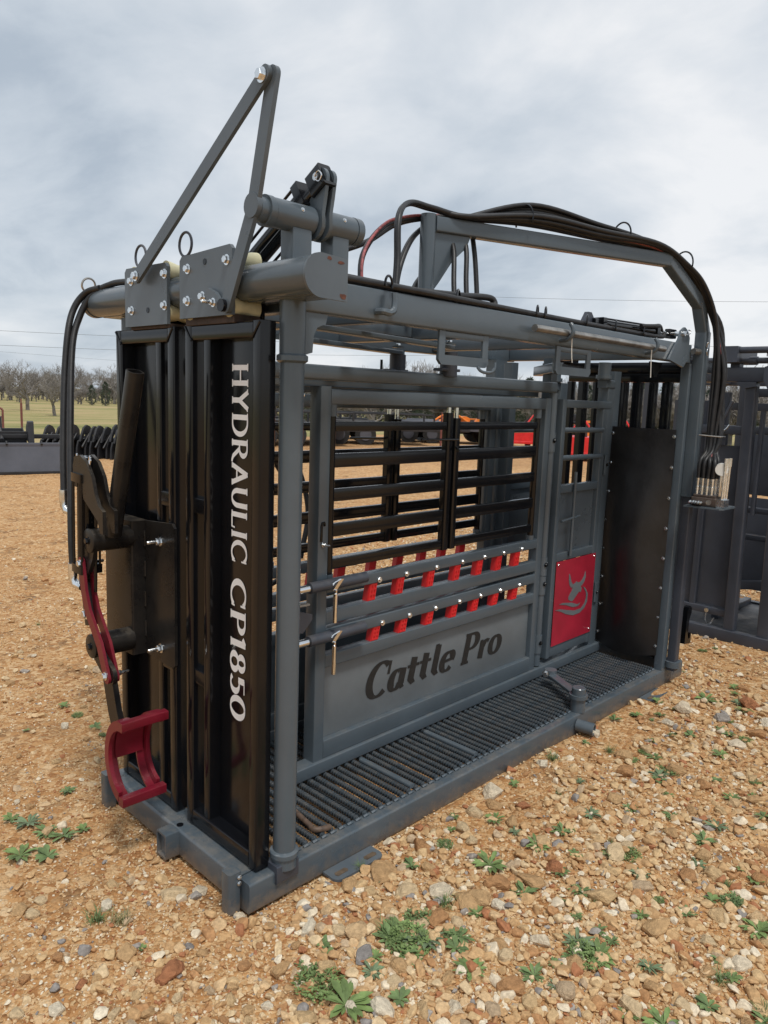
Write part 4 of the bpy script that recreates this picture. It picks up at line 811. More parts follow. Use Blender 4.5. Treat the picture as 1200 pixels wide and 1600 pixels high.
f = MB(); f.tube([(2.885, -0.215, 1.255), (2.885, -0.215, 1.20), (2.885, -0.214, 1.14)], [0.013, 0.013, 0.009], 12); f.build('gauge_stem', ZINC, vb)
f = MB(); f.tube([(2.865, -0.222, 1.285), (2.905, -0.204, 1.285)], 0.033, 20); f.build('gauge', WHITEP, vb)
# hoses on the boom
def boom_hose(i, sx, st_end, end, lift, r=0.0115, red=False):
    o = Vector((0.30, 0.95, 0)).normalized()*sx     # sideways from the arm
    P = list(st_end)
    for t, x_, y_, z_ in ((0, 1.36, 0.397, bz+0.045), (1, 1.70, 0.280, bz+0.062+lift), (2, 2.05, 0.160, bz+0.050+lift*.8), (3, 2.38, 0.046, bz+0.045+lift*.3), (4, 2.62, -0.005, bz-0.008), (5, 2.80, -0.03, 2.232)):
        P.append(Vector((x_, y_, z_))+o*(1.0 if t in (1, 2, 3) else 0.8)+Vector((rnd.uniform(-.01, .01), 0, rnd.uniform(-.004, .004))))
    k = sx*0.9
    P += [Vector((2.93+k*.5, -0.075-abs(k)*.5, 2.06)), Vector((2.965+k*.6, -0.100-(i % 3)*0.022, 1.80)), Vector((2.960+k*.6, -0.105-(i % 4)*0.016, 1.50)), Vector((2.935+k*.3, -0.110-(i % 4)*0.014, 1.38))]
    P += [Vector(end)+Vector((0.005, 0, 0.09)), Vector(end)]
    f = MB(); f.tube(spline(P, 8), r, 10); return f.build('hose', REDLINE if red else HOSE, bm)
P0 = Vector((1.20, 0.452, 0))
starts = [
 [(0.86, 0.30, 1.96), (0.90, 0.33, 2.12), (0.93, 0.36, 2.29), (1.05, 0.42, 2.375), (1.20, 0.43, 2.385)],
 [(0.30, 0.52, 2.00), (0.55, 0.50, 2.08), (0.85, 0.48, 2.19), (1.05, 0.50, 2.30), (1.22, 0.49, 2.355)],
 [(0.72, 0.34, 1.96), (0.76, 0.38, 2.12), (0.92, 0.44, 2.26), (1.10, 0.49, 2.33), (1.24, 0.48, 2.36)],
 [(0.98, 0.42, 1.95), (1.02, 0.44, 2.10), (1.10, 0.47, 2.22), (1.20, 0.505, 2.30), (1.28, 0.49, 2.35)],
 [(1.22, 0.30, 1.95), (1.25, 0.34, 2.08), (1.30, 0.39, 2.22), (1.34, 0.45, 2.32)],
 [(1.30, 0.30, 1.95), (1.33, 0.34, 2.10), (1.37, 0.38, 2.24), (1.40, 0.44, 2.33)],
 [(1.12, 0.46, 1.97), (1.22, 0.52, 2.09), (1.32, 0.50, 2.20), (1.40, 0.46, 2.32)],
 [(1.42, 0.34, 1.95), (1.44, 0.37, 2.10), (1.45, 0.40, 2.25), (1.45, 0.43, 2.34)]]
for i, st in enumerate(starts):
    boom_hose(i, (-0.045, -0.028, -0.012, 0.004, 0.018, 0.032, 0.046, 0.058)[i], [Vector(q) for q in st], (fit[i][0], fit[i][1], 1.23), (0.0, 0.02, -0.004, 0.045, 0.06, 0.018, 0.035, 0.008)[i]+0.008, 0.0110)
for i, (sx_, lf) in enumerate(((-0.055, 0.03), (0.0, 0.085), (0.055, 0.065))):
    boom_hose(i+1, sx_, [Vector(q)+Vector((.012, .02, .0)) for q in starts[(0, 3, 6)[i]]], (fit[i*2][0]+.012, fit[i*2][1]-.004, 1.23), lf, 0.0108)
boom_hose(2, -0.020, [Vector(q)+Vector((-.003, -.010, .008)) for q in starts[2]], (fit[2][0]+.030, fit[2][1]-.02, 1.25), 0.010, 0.0058, True)
for x_, y_ in ((1.66, 0.293), (2.20, 0.108), (2.64, -0.01)):
    f = MB(); c = Vector((x_, y_, bz+(0.078 if x_ < 2.5 else 0.0))); f.torus(c, bd, 0.062, 0.0042, 26, 8, math.radians(-20), math.radians(200)); f.build('hose_ring', BLACK, bm)
f = MB(); f.tube([(2.90, -0.068, 1.46), (2.93, -0.175, 1.455), (3.0, -0.17, 1.455)], 0.004, 8); f.build('hose_tie', STEEL, bm)
# slack hoses on the far side
for P in ([(0.62, 1.05, 1.86), (0.66, 1.14, 1.55), (0.98, 1.16, 1.25), (1.10, 1.15, 1.0), (1.02, 1.12, 0.75), (0.82, 1.08, 0.68)], [(0.68, 1.06, 1.86), (0.80, 1.16, 1.62), (1.06, 1.18, 1.35), (1.16, 1.15, 1.05), (1.08, 1.1, 0.80)],
          [(0.42, 1.05, 1.85), (0.44, 1.16, 1.5), (0.52, 1.17, 1.15), (0.66, 1.15, 0.98), (0.80, 1.1, 0.95)]):
    f = MB(); f.tube(spline(P, 8), 0.013, 10); f.build('hose', HOSE, tf)

# ------------------------------------------------------------------ second chute standing behind, to the side
c2 = empty('cattle_chute', (4.05, 0.0, 0), 'dark grey cattle chute standing behind the larger one, cut off by the picture edge', 'cattle chute')
def P2(name, mat, *a, r=0.004, par=None): f = MB(); f.box(*a, r); return f.build(name, mat, par or c2)
# (children are placed in the frame of the empty: x from the near face, y along it)
b2 = P2('base_frame', DGREY, 0.0, 0.06, -3.2, 0.95, 0.0, 0.085)
P2('base_beam', DGREY, 1.0, 1.06, -3.2, 0.95, 0.0, 0.085, par=b2)
TREAD = material('tread_plate', (0.045, 0.048, 0.055), 0.5, var=0.3, vscale=20, bump=0.9, bscale=140, dust=0.3)
P2('floor_plate', TREAD, 0.062, 0.998, -3.18, 0.93, 0.06, 0.072, r=0.001, par=b2)
for y_ in (0.25, -0.5, -1.2): P2('floor_cleat', DGREY, 0.30, 0.98, y_, y_+0.05, 0.073, 0.12, par=b2)
for y_ in (0.35, -0.05, -0.45, -0.85, -1.25): P2('floor_cleat', DGREY, 0.42+0.1*(y_ < 0), 0.96, y_, y_+0.05, 0.073, 0.11, par=b2)
for k, (y_, w_) in enumerate(((0.075, 0.075), (-0.150, 0.082), (-0.95, 0.08), (0.80, 0.08), (-1.9, 0.08))):
    f = MB(); f.beam((0.055, y_, 0.086), (0.055, y_+(0.02 if k < 2 else 0), 1.79), 0.07, w_, 0.012, (0, 1, 0)); f.build('post', DGREY, c2)
tb2 = P2('top_beam', DGREY, 0.015, 0.095, -3.2, 0.95, 1.790, 1.885); P2('top_beam', DGREY, 0.90, 0.98, -3.2, 0.95, 1.79, 1.885)
for y_ in (0.55, -0.9, -2.2): P2('cross_beam', DGREY, 0.10, 0.895, y_, y_+0.07, 1.80, 1.875)
P2('track_box', DGREY, -0.06, 0.30, 0.17, 0.29, 1.915, 2.02); f = MB(); f.tube([(-0.02, 0.168, 1.995), (-0.02, -2.6, 1.995)], 0.022, 14); f.build('track_pipe', DGREY, c2)
f = MB(); f.tube([(0.03, 0.6, 1.93), (0.03, -2.6, 1.925)], 0.020, 14); f.build('track_rod', DGREY, c2)
f = MB(); f.tube([(0.03, 0.12, 1.928), (0.03, 0.07, 1.928)], 0.028, 14); f.build('rod_collar', DGREY, c2)
f = MB(); f.tube([(0.02, -0.005, 1.886), (0.02, -0.005, 2.0)], 0.008, 10); f.tube([(0.02, -0.005, 1.955), (0.02, -0.005, 1.975)], 0.02, 14); f.build('spring_bolt', ZINC, c2)
for x0, x1, y_ in ((0.05, 0.12, 0.40), (0.05, 0.12, 0.22)): P2('support_post', DGREY, x0, x1, y_-.03, y_+.03, 1.886, 1.914)
# dark sheets and frame bars
P2('side_sheet', DGREY, 0.070, 0.076, 0.125, 0.335, 0.22, 1.36, r=0.001); P2('side_sheet', DGREY, 0.070, 0.076, 0.345, 0.62, 0.20, 1.66, r=0.001)
P2('side_sheet', DGREY, 0.072, 0.078, -0.90, -0.20, 0.22, 1.40, r=0.001)
P2('stile', DGREY, 0.05, 0.09, 0.335, 0.375, 0.18, 1.78); P2('stile', DGREY, 0.05, 0.10, 0.235, 0.300, 1.36, 1.72)
P2('rail', DGREY, 0.045, 0.09, 0.116, 0.95, 0.165, 0.215); P2('rail', DGREY, 0.045, 0.09, -0.90, -0.195, 0.165, 0.215); P2('rail', DGREY, 0.03, 0.08, 0.118, 0.55, 1.435, 1.495)
P2('rail', DGREY, 0.94, 0.98, -3.1, 0.9, 1.60, 1.66); P2('rail', DGREY, 0.94, 0.98, -3.1, 0.9, 1.42, 1.48); P2('rail', DGREY, 0.94, 0.98, -3.1, 0.9, 0.95, 1.0); P2('rail', DGREY, 0.94, 0.98, -3.1, 0.9, 0.70, 0.75)
P2('rail', DGREY, 0.94, 0.98, -3.1, 0.9, 0.28, 0.33); P2('inner_sheet', RUBBER, 0.93, 0.936, -0.5, 0.02, 0.35, 0.72, r=0.001)
for y_ in (-0.06, 0.45, -0.6): P2('inner_post', DGREY, 0.90, 0.97, y_-.03, y_+.03, 0.086, 1.789)
f = MB(); f.tube([(0.03, 0.205, 1.66), (0.02, 0.255, 1.52)], 0.011, 10); f.build('latch_bar', DGREY, c2)
f = MB(); f.tube([(0.028, 0.245, 1.455), (0.0, 0.245, 1.455)], 0.012, 10); f.tube(spline([(0.0, 0.245, 1.455), (-0.01, 0.215, 1.47), (-0.01, 0.195, 1.50)], 5), 0.006, 8); f.build('latch_pin', ZINC, c2)
f = MB(); f.prism([(0.0, 1.885), (0.0, 1.80), (-0.07, 1.67), (-0.155, 1.67), (-0.155, 1.80), (-0.14, 1.86), (-0.03, 1.895)], (0.010, 0, 0), (0, 1, 0), (0, 0, 1), -0.05); f.build('hanger', DGREY, c2)
f = MB(); f.prism([(0.18, 1.789), (0.06, 1.789), (0.05, 1.76), (0.13, 1.745), (0.18, 1.77)], (0.0, 0, 0), (0, 1, 0), (0, 0, 1), 0.06); f.build('hanger', DGREY, c2)
f = MB(); f.tube([(0.042, 0.235, 0.195), (0.02, 0.235, 0.195)], 0.015, 12); f.build('hitch_pin', ZINC, c2)
f = MB(); f.tube(spline([(0.03, 0.235, 0.18), (0.02, 0.235, 0.12), (0.02, 0.20, 0.105), (0.03, 0.18, 0.15)], 6), 0.004, 6); f.build('pin_chain', ZINC, c2)
P2('inner_sheet', DGREY, 0.915, 0.921, -3.1, 0.40, 0.95, 1.42, r=0.001); P2('inner_sheet', RUBBER, 0.915, 0.921, -3.1, -0.02, 0.20, 0.93, r=0.001); P2('inner_sheet', DGREY, 0.915, 0.921, 0.05, 0.9, 0.20, 0.93, r=0.001)
for k in range(5): P2('inner_bar', DGREY, 0.50, 0.55, -0.02-k*0.13, 0.03-k*0.13, 0.9, 1.70)
P2('inner_rail', DGREY, 0.49, 0.56, -0.9, 0.2, 1.70, 1.76); P2('inner_rail', DGREY, 0.49, 0.56, -0.9, 0.2, 0.86, 0.90); P2('inner_rail', DGREY, 0.49, 0.56, -0.9, 0.2, 0.66, 0.70)
P2('stile', DGREY, 0.05, 0.10, -0.34, -0.27, 0.216, 1.789); P2('stile', DGREY, 0.05, 0.09, 0.0, 0.025, 0.9, 1.60)
f = MB(); f.beam((0.06, 0.10, 0.40), (0.94, -0.25, 0.33), 0.04, 0.06, 0.004); f.build('brace', DGREY, c2)

# ------------------------------------------------------------------ machinery behind
CAMP = Vector((-1.256, -1.754, 0))
def polar(az, d): return Vector((CAMP.x+d*math.cos(math.radians(az)), CAMP.y+d*math.sin(math.radians(az)), 0))
def gz(x, y): return float(hz(np.array([x]), np.array([y]))[0])
MATT = material('matte_black_paint', (0.014, 0.015, 0.018), 0.5, var=0.4, vscale=3, dust=0.25)
SGREY = material('slate_grey_paint', (0.072, 0.077, 0.095), 0.5, var=0.12, vscale=2, dust=0.15)
def bucket(x, y, rz, label, wd=2.1):
    o = empty('skid_bucket', (x, y, gz(x, y)), label, 'loader bucket', 'loader buckets at the edge of the yard', rz)
    f = MB(); f.prism([(0.0, 0.05), (0.06, 0.05), (0.16, 0.50), (0.10, 0.50)], (wd/2, 0, 0), (0, 1, 0), (0, 0, 1), -wd); f.build('mould_board', SGREY, o)
    for k in range(int(wd/0.7)+1):
        xx = -wd/2+k*wd/int(wd/0.7); f = MB(); f.beam((xx, 0.016, 0.06), (xx, 0.112, 0.49), 0.012, 0.02, 0.002); f.build('seam_rib', MATT, o)
    f = MB(); f.box(-wd/2-.02, wd/2+.02, -0.02, 0.10, 0.0, 0.055); f.build('cutting_edge', MATT, o)
    f = MB(); f.box(-wd/2, wd/2, 0.10, 0.22, 0.50, 0.56); f.build('top_rail', SGREY, o)
    f = MB(); f.box(-wd/2, wd/2, 0.45, 0.52, 0.62, 0.70); f.build('top_rail', MATT, o)
    for s_ in (-1, 1):
        f = MB(); f.prism([(0.08, 0.05), (0.95, 0.02), (0.95, 0.30), (0.55, 0.72), (0.12, 0.55)], (s_*(wd/2-.01), 0, 0), (0, 1, 0), (0, 0, 1), 0.02); f.build('side_plate', MATT, o)
        f = MB(); f.prism([(0.25, 0.55), (0.62, 0.60), (0.62, 0.82), (0.40, 0.95), (0.30, 0.93)], (s_*wd*.30, 0, 0), (0, 1, 0), (0, 0, 1), 0.10); f.build('lift_ear', MATT, o)
        f = MB(); f.tube([(s_*wd*.18, 0.30, 0.60), (s_*wd*.18, 0.85, 0.78)], 0.035, 10); f.build('hydraulic_cylinder', MATT, o)
    f = MB(); f.prism([(0.5, 0.05), (0.58, 0.05), (0.58, 0.75), (0.5, 0.75)], (wd*.3, 0, 0), (0, 1, 0), (0, 0, 1), -wd*.6); f.build('hitch_plate', MATT, o)
    for q in range(2):
        f = MB(); f.tube(spline([(-0.3+q*.45, 0.4, 0.66), (-0.22+q*.45, 0.36, 0.82), (-0.02+q*.45, 0.36, 0.84), (0.10+q*.45, 0.4, 0.70)], 6), 0.018, 8); f.build('hose', HOSE, o)
    for k in range(6):
        f = MB(); f.tube([(-wd/2+.2+k*wd*.16, 0.08, 0.535), (-wd/2+.2+k*wd*.16, 0.16, 0.585)], 0.018, 8); f.build('bolt', MATT, o)
    return o
def grapple(x, y, rz, label, sc=1.0):
    o = empty('grapple_attachment', (x, y, gz(x, y)), label, 'grapple', 'black grapples lined up at the edge of the yard', rz); o.scale = (sc,)*3
    for k in range(3):
        xx = -0.45+k*0.42
        f = MB(); f.prism([(0, 0.0), (0.50, 0.0), (0.62, 0.10), (0.60, 0.50), (0.48, 0.56), (0.10, 0.50), (0.02, 0.30)], (xx, 0, 0), (0, 1, 0), (0, 0, 1), 0.05); f.build('tine_plate', MATT, o)
        f = MB(); f.prism([(0.05, 0.10), (0.09, 0.10), (0.09, 0.35), (0.05, 0.35)], (xx-0.012, 0, 0), (0, 1, 0), (0, 0, 1), 0.01); f.build('slot', DIRT, o)
        f = MB(); f.prism([(0.30, 0.50), (0.62, 0.54), (0.60, 0.78), (0.48, 0.90), (0.34, 0.94), (0.20, 0.86), (0.08, 0.64), (0.02, 0.48), (0.10, 0.50), (0.22, 0.68), (0.32, 0.72)], (xx+0.10, 0, 0), (0, 1, 0), (0, 0, 1), 0.06); f.build('grapple_jaw', MATT, o)
        f = MB(); f.tube([(xx+0.2, 0.02, 0.32), (xx+0.2, 0.40, 0.70)], 0.03, 10); f.build('hydraulic_cylinder', MATT, o)
    f = MB(); f.box(-0.50, 0.50, 0.35, 0.62, 0.02, 0.12); f.build('base_tube', MATT, o)
    f = MB(); f.box(-0.50, 0.50, 0.58, 0.66, 0.05, 0.60); f.build('hitch_plate', MATT, o)
    return o
# buckets: the long grey one and the one behind it
bucket(2.95, 12.65, math.radians(-14), 'long slate grey bucket in front of the row of black attachments', 3.6)
bucket(3.4, 14.6, math.radians(-10), 'black bucket half hidden behind the long slate grey one', 2.6)
for k, (az, d) in enumerate(((66.7, 18.6), (65.3, 18.4), (63.8, 18.2), (62.2, 18.8), (68.3, 18.9))):
    p_ = polar(az, d); grapple(p_.x, p_.y, math.radians(-58), ('black grapple nearest the grey bucket', 'black grapple second in its row from the grey bucket', 'black grapple standing closest to the chute doors', 'black grapple hidden behind the chute doors', 'black grapple seen just left of the hanging hose')[k], (0.80, 0.78, 0.84, 0.8, 0.76)[k])
def trailer(x, y, rz, label, ln=6.0, mat=None, rails=True):
    mat = mat or MATT; o = empty('equipment_trailer', (x, y, gz(x, y)), label, 'trailer', 'trailers parked across the yard', rz)
    f = MB(); f.box(-ln/2, ln/2, -1.0, 1.0, 0.60, 0.66, 0.005); f.build('deck', BROWN, o)
    for s_ in (-1, 1):
        f = MB(); f.box(-ln/2-.1, ln/2+.1, s_*1.02-.04, s_*1.02+.04, 0.50, 0.68); f.build('side_rail', mat, o)
        f = MB(); f.beam((ln/2, s_*0.9, 0.55), (ln/2+1.5, 0, 0.55), 0.08, 0.12, 0.01); f.build('drawbar', mat, o)
        for k in (-0.45, 0.45):
            f = MB(); f.tube([(k-.1, s_*1.06, 0.36), (k-.1, s_*1.28, 0.36)], 0.36, 22); w_ = f.build('wheel', TYRE, o)
            f = MB(); f.tube([(k-.1, s_*1.285, 0.36), (k-.1, s_*1.30, 0.36)], 0.2, 16); f.build('rim', SGREY, w_)
        f = MB(); f.tube([(-1.05, s_*1.18, 0.55), (-0.8, s_*1.18, 0.80), (0.6, s_*1.18, 0.80), (0.85, s_*1.18, 0.55)], 0.07, 8); f.build('fender', mat, o)
        if rails:
            for q in range(5): f = MB(); f.box(-ln/2+q*ln/4-.03, -ln/2+q*ln/4+.03, s_*1.0-.03, s_*1.0+.03, 0.68, 1.05); f.build('stake', mat, o)
            f = MB(); f.box(-ln/2, ln/2, s_*1.0-.03, s_*1.0+.03, 1.05, 1.10); f.build('top_rail', mat, o)
    for k in range(4): f = MB(); f.beam((-ln/2-.02, -0.8+k*.53, 0.65), (-ln/2-.9, -0.8+k*.53, 1.35), 0.05, 0.06, 0.005); f.build('ramp_bar', mat, o)
    f = MB(); f.beam((-ln/2-.9, -0.85, 1.35), (-ln/2-.9, 0.85, 1.35), 0.06, 0.06, 0.005); f.build('ramp_rail', mat, o)
    return o
def place(az, d): p_ = polar(az, d); return p_.x, p_.y
x_, y_ = place(47.0, 27); trailer(x_, y_, math.radians(-38), 'black railed trailer seen through the left part of the chute window', 5.5)
x_, y_ = place(41.5, 30); trailer(x_, y_, math.radians(-52), 'low flat trailer seen through the middle of the chute window', 7.0, SGREY, False)
x_, y_ = place(52.5, 25); trailer(x_, y_, math.radians(-30), 'black railed trailer seen between the chute doors and the side gate', 4.5)
x_, y_ = place(55.5, 33); trailer(x_, y_, math.radians(20), 'long black trailer parked behind the railed ones', 7)
def tractor(x, y, rz, label, mat, sc=1.0):
    o = empty('compact_tractor', (x, y, gz(x, y)), label, 'tractor', None, rz); o.scale = (sc,)*3
    f = MB(); f.prism([(0.1, 0.55), (1.35, 0.60), (1.38, 0.95), (1.2, 1.12), (0.3, 1.18), (0.1, 1.1)], (0, 0.28, 0), (1, 0, 0), (0, 0, 1), 0.56); f.build('hood', mat, o)
    f = MB(); f.box(-0.6, 1.2, -0.22, 0.22, 0.40, 0.62); f.build('chassis', MATT, o)
    for s_ in (-1, 1):
        f = MB(); f.tube([(-0.45, s_*.40, 0.5), (-0.45, s_*.68, 0.5)], 0.5, 24); w_ = f.build('wheel', TYRE, o); f = MB(); f.tube([(-0.45, s_*.685, 0.5), (-0.45, s_*.70, 0.5)], 0.26, 18); f.build('rim', mat, w_)
        f = MB(); f.tube([(1.0, s_*.40, 0.32), (1.0, s_*.58, 0.32)], 0.32, 20); f.build('wheel', TYRE, o)
        f = MB(); f.prism([(-1.0, 0.85), (-0.85, 1.08), (-0.1, 1.08), (0.05, 0.8), (-0.05, 0.8), (-0.2, 0.98), (-0.75, 0.98), (-0.9, 0.85)], (0, s_*0.42+(.24 if s_ > 0 else 0), 0), (1, 0, 0), (0, 0, 1), 0.24); f.build('fender', mat, o)
        f = MB(); f.tube(spline([(0.2, s_*.36, 0.9), (0.9, s_*.36, 1.25), (1.6, s_*.36, 0.9), (1.95, s_*.36, 0.35)], 5), 0.05, 8); f.build('loader_arm', mat, o)
    f = MB(); f.prism([(1.9, 0.1), (2.35, 0.06), (2.3, 0.2), (2.05, 0.25), (2.0, 0.55), (1.9, 0.55)], (0, 0.7, 0), (1, 0, 0), (0, 0, 1), 1.4); f.build('bucket', MATT, o)
    f = MB(); f.tube([(-0.55, -0.42, 1.0), (-0.55, -0.42, 1.95), (-0.55, 0.42, 1.95), (-0.55, 0.42, 1.0)], 0.03, 8); f.build('roll_bar', MATT, o)
    f = MB(); f.box(-0.55, -0.1, -0.22, 0.22, 0.9, 1.02, 0.03); f.box(-0.6, -0.5, -0.22, 0.22, 1.0, 1.35, 0.03); f.build('driver_seat', MATT, o)
    return o
x_, y_ = place(38.2, 31); tractor(x_, y_, math.radians(150), 'orange compact tractor seen through the right part of the chute window', ORANGE, 0.9)
x_, y_ = place(31.0, 36); tractor(x_, y_, math.radians(170), 'orange tractor behind the red cutters at the tail of the chute', ORANGE, 1.0)
def cutter(x, y, rz, label, mat):
    o = empty('rotary_cutter', (x, y, gz(x, y)), label, 'mower', 'red rotary cutters', rz)
    f = MB(); f.prism([(-1.2, 0.25), (-1.25, 0.55), (-0.9, 0.68), (0.9, 0.68), (1.25, 0.55), (1.2, 0.25)], (0, 0.75, 0), (1, 0, 0), (0, 0, 1), 1.5); f.build('deck', mat, o)
    f = MB(); f.box(-1.26, 1.26, -0.78, 0.78, 0.16, 0.26, 0.01); f.build('skirt', mat, o)
    f = MB(); f.tube([(0, 0, 0.68), (0, 0, 0.9)], 0.16, 14); f.build('gearbox', MATT, o)
    f = MB(); f.tube([(-0.4, -0.7, 0.7), (0, -0.5, 1.25), (0.4, -0.7, 0.7)], 0.04, 8); f.build('hitch_frame', mat, o)
    for s_ in (-1, 1): f = MB(); f.tube([(0, -0.5, 1.2), (s_*.5, 0.7, 0.7)], 0.03, 8); f.build('brace', MATT, o)
    f = MB(); f.tube([(-0.1, 1.15, 0.22), (0.1, 1.15, 0.22)], 0.22, 18); f.build('tail_wheel', TYRE, o)
    for s_ in (-1, 1): f = MB(); f.box(s_*1.0-.05, s_*1.0+.05, -0.7, 0.7, 0.0, 0.16, 0.01); f.build('skid', MATT, o)
    return o
x_, y_ = place(30.0, 23); cutter(x_, y_, math.radians(-60), 'red rotary cutter seen through the bars of the access gate', BRED)
x_, y_ = place(33.6, 29); cutter(x_, y_, math.radians(-50), 'red rotary cutter behind, seen right of the grey frame post', BRED)
x_, y_ = place(27.0, 26); cutter(x_, y_, math.radians(-70), 'red rotary cutter standing furthest right, behind the tail gate bars', BRED)
# red pipe panel and post at the pasture edge
o = empty('pipe_gate', (*place(71.6, 24)[:2], -0.05), 'rust red pipe gate with peaked top at the pasture edge', 'gate', None, math.radians(-25))
for q in range(2): f = MB(); f.tube([(-0.6+q*.75, 0, 0), (-0.6+q*.75, 0, 0.95)], 0.03, 8); f.build('upright', REDWIRE, o)
f = MB(); f.tube([(-0.6, 0, 0.95), (-0.22, 0, 1.18), (0.15, 0, 0.95)], 0.03, 8); f.build('peak', REDWIRE, o)
for z in (0.35, 0.75): f = MB(); f.tube([(-0.6, 0, z), (0.15, 0, z)], 0.02, 8); f.build('rail', REDWIRE, o)
for az, lab in ((70.1, 'thin rust red steel fence post beside the pipe gate'), (40.3, 'rust red steel post seen through the chute window')):
    x_, y_ = place(az, 26); f = MB(); f.tube([(x_, y_, -0.3), (x_, y_, 1.05)], 0.035, 8); f.tube([(x_, y_, 1.05), (x_, y_, 1.18)], 0.02, 8); tag(f.build('fence_post', REDWIRE), lab, 'fence post')
# power lines
def pole(az, d, h, label):
    x_, y_ = place(az, d); z0 = gz(x_, y_); o = empty('utility_pole', (x_, y_, z0-.3), label, 'utility pole')
    f = MB(); f.tube([(0, 0, 0), (0, 0, h)], [0.16, 0.11], 12); f.build('pole', WOODPOLE, o)
    f = MB(); f.beam((-1.1, 0, h-.6), (1.1, 0, h-.6), 0.1, 0.12, 0.01); a_ = f.build('crossarm', WOODPOLE, o)
    for q in (-1, 0, 1): f = MB(); f.tube([(q, 0, h-.54), (q, 0, h-.35)], 0.05, 8); f.build('insulator', WHITEP, a_)
    return Vector((x_, y_, z0+h-.6))
pole(35.6, 95, 7.0, 'pale utility pole rising among the trees behind the chute')
def cable(a, b_, sag, label, r=0.014):
    P = [a.lerp(b_, t)+Vector((0, 0, -sag*4*t*(1-t))) for t in np.linspace(0, 1, 24)]; f = MB(); f.tube(P, r, 5); tag(f.build('power_cable', WIRE), label, 'cable', 'power cables over the pasture')
def at(az, d, z): p_ = polar(az, d); return Vector((p_.x, p_.y, z))
cable(at(84, 70, 5.7), at(38, 95, 8.6), 0.6, 'upper power cable crossing the sky left of the chute')
cable(at(84, 70, 4.6), at(38, 95, 7.2), 0.6, 'lower power cable crossing the sky left of the chute')
cable(at(84, 130, 7.6), at(45, 150, 6.0), 0.8, 'faint far power cable just above the trees left of the chute')
cable(at(42, 85, 12.9), at(2, 85, 11.5), 0.5, 'upper power cable crossing the sky right of the chute')
cable(at(42, 85, 10.2), at(2, 85, 5.9), 0.5, 'lower power cable crossing the sky right of the chute')

# ------------------------------------------------------------------ trees
def oak(seed, H_, spread=1.0, depth=6, tf_=.30):
    R_ = random.Random(seed); T = MB(); Bm = MB()
    def grow(p, d, ln, r, lv):
        n = 4; pts = [p]; rs = [r]; q = p.copy(); dd = d.copy()
        for i in range(n):
            dd = (dd+Vector((R_.uniform(-1, 1), R_.uniform(-1, 1), R_.uniform(-.6, .8)))*0.16+Vector((0, 0, 0.03*lv))).normalized(); q = q+dd*ln/n; pts.append(q.copy()); rs.append(r*(1-0.38*(i+1)/n))
        (T if lv == 0 else Bm).tube(pts, rs, 7 if lv < 2 else (4 if lv < 4 else 3), False)
        if lv >= depth: return
        k = {0: 5, 1: 4, 2: 4, 3: 4, 4: 3}.get(lv, 2)
        for i in range(k):
            t = R_.uniform(.45, 1) if lv else R_.uniform(.55, 1); j = min(n-1, int(t*n)); base_ = pts[j].lerp(pts[j+1], t*n-j) if j < n else pts[-1]
            a = R_.uniform(0, 2*PI); ax = dd.orthogonal().normalized(); ax = Quaternion(dd, a) @ ax
            nd = (Quaternion(ax, R_.uniform(.45, 1.05)*spread) @ dd); nd.z = max(nd.z, -.15) if lv < 3 else nd.z; nd.normalize()
            grow(base_, nd, ln*R_.uniform(.58, .82), max(rs[j]*R_.uniform(.5, .68), 0.013), lv+1)
    grow(Vector((0, 0, -.3)), Vector((0, 0, 1)), H_*tf_, H_*.024, 0)
    tm, bm_ = T.mesh('trunk'), Bm.mesh('crown', ang=80); tm.materials.append(BARK); bm_.materials.append(TWIG)
    zs = max(v.co.z for v in bm_.vertices); return tm, bm_, zs
OAKS = [oak(s, 10, sp, 5) for s, sp in ((3, 1.0), (11, 1.1), (25, .85), (42, 1.15), (57, .95))]
SHRUBS = [oak(s, 5, sp, 5, .22) for s, sp in ((71, 1.1), (83, 1.2), (97, 1.0))]
def cedar(seed):
    R_ = random.Random(seed); T = MB(); T.tube([(0, 0, -.3), (0, 0, 3.6)], [0.14, 0.03], 7); vs = []; fs = []
    for i in range(1700):
        z = R_.uniform(0.12, 4.3); rad = 1.25*min(1, (4.5-z)/2.6)**.75*(0.75+.25*math.sin(z*5+seed))*min(1, .45+z); a = R_.uniform(0, 2*PI); rr_ = rad*math.sqrt(R_.uniform(.15, 1.0))
        c = Vector((rr_*math.cos(a), rr_*math.sin(a), z)); s_ = R_.uniform(.07, .17); d = Vector((R_.uniform(-1, 1)+math.cos(a), R_.uniform(-1, 1)+math.sin(a), R_.uniform(-.2, 1.2))).normalized(); e_ = d.orthogonal().normalized(); e_ = Quaternion(d, R_.uniform(0, 6)) @ e_
        k = len(vs); vs += [c-e_*s_*.35, c+e_*s_*.35, c+d*s_*1.6]; fs.append((k, k+1, k+2))
    f = MB(); f.add(vs, fs); tm, cm = T.mesh('trunk'), f.mesh('crown', ang=10); tm.materials.append(BARK); cm.materials.append(CEDAR); return tm, cm, 4.4
CEDARS = [cedar(s) for s in (1, 2, 3)]
def plant_tree(kind, src, az, d, h, label, group, R_):
    x_, y_ = place(az, d); z0 = gz(x_, y_); k = h/src[2]
    o = empty(kind, (x_, y_, z0-.05), label, 'tree', group, R_.uniform(0, 6)); o.scale = (k*R_.uniform(.95, 1.15), k*R_.uniform(.95, 1.15), k)
    for nm, me in (('trunk', src[0]), ('crown', src[1])): c = bpy.data.objects.new(nm, me); COL.objects.link(c); c.parent = o
R_ = random.Random(5)
plant_tree('oak_tree', OAKS[3], 68.0, 150, 8.8, 'bare oak with a low drooping limb standing alone in the pasture', None, R_)
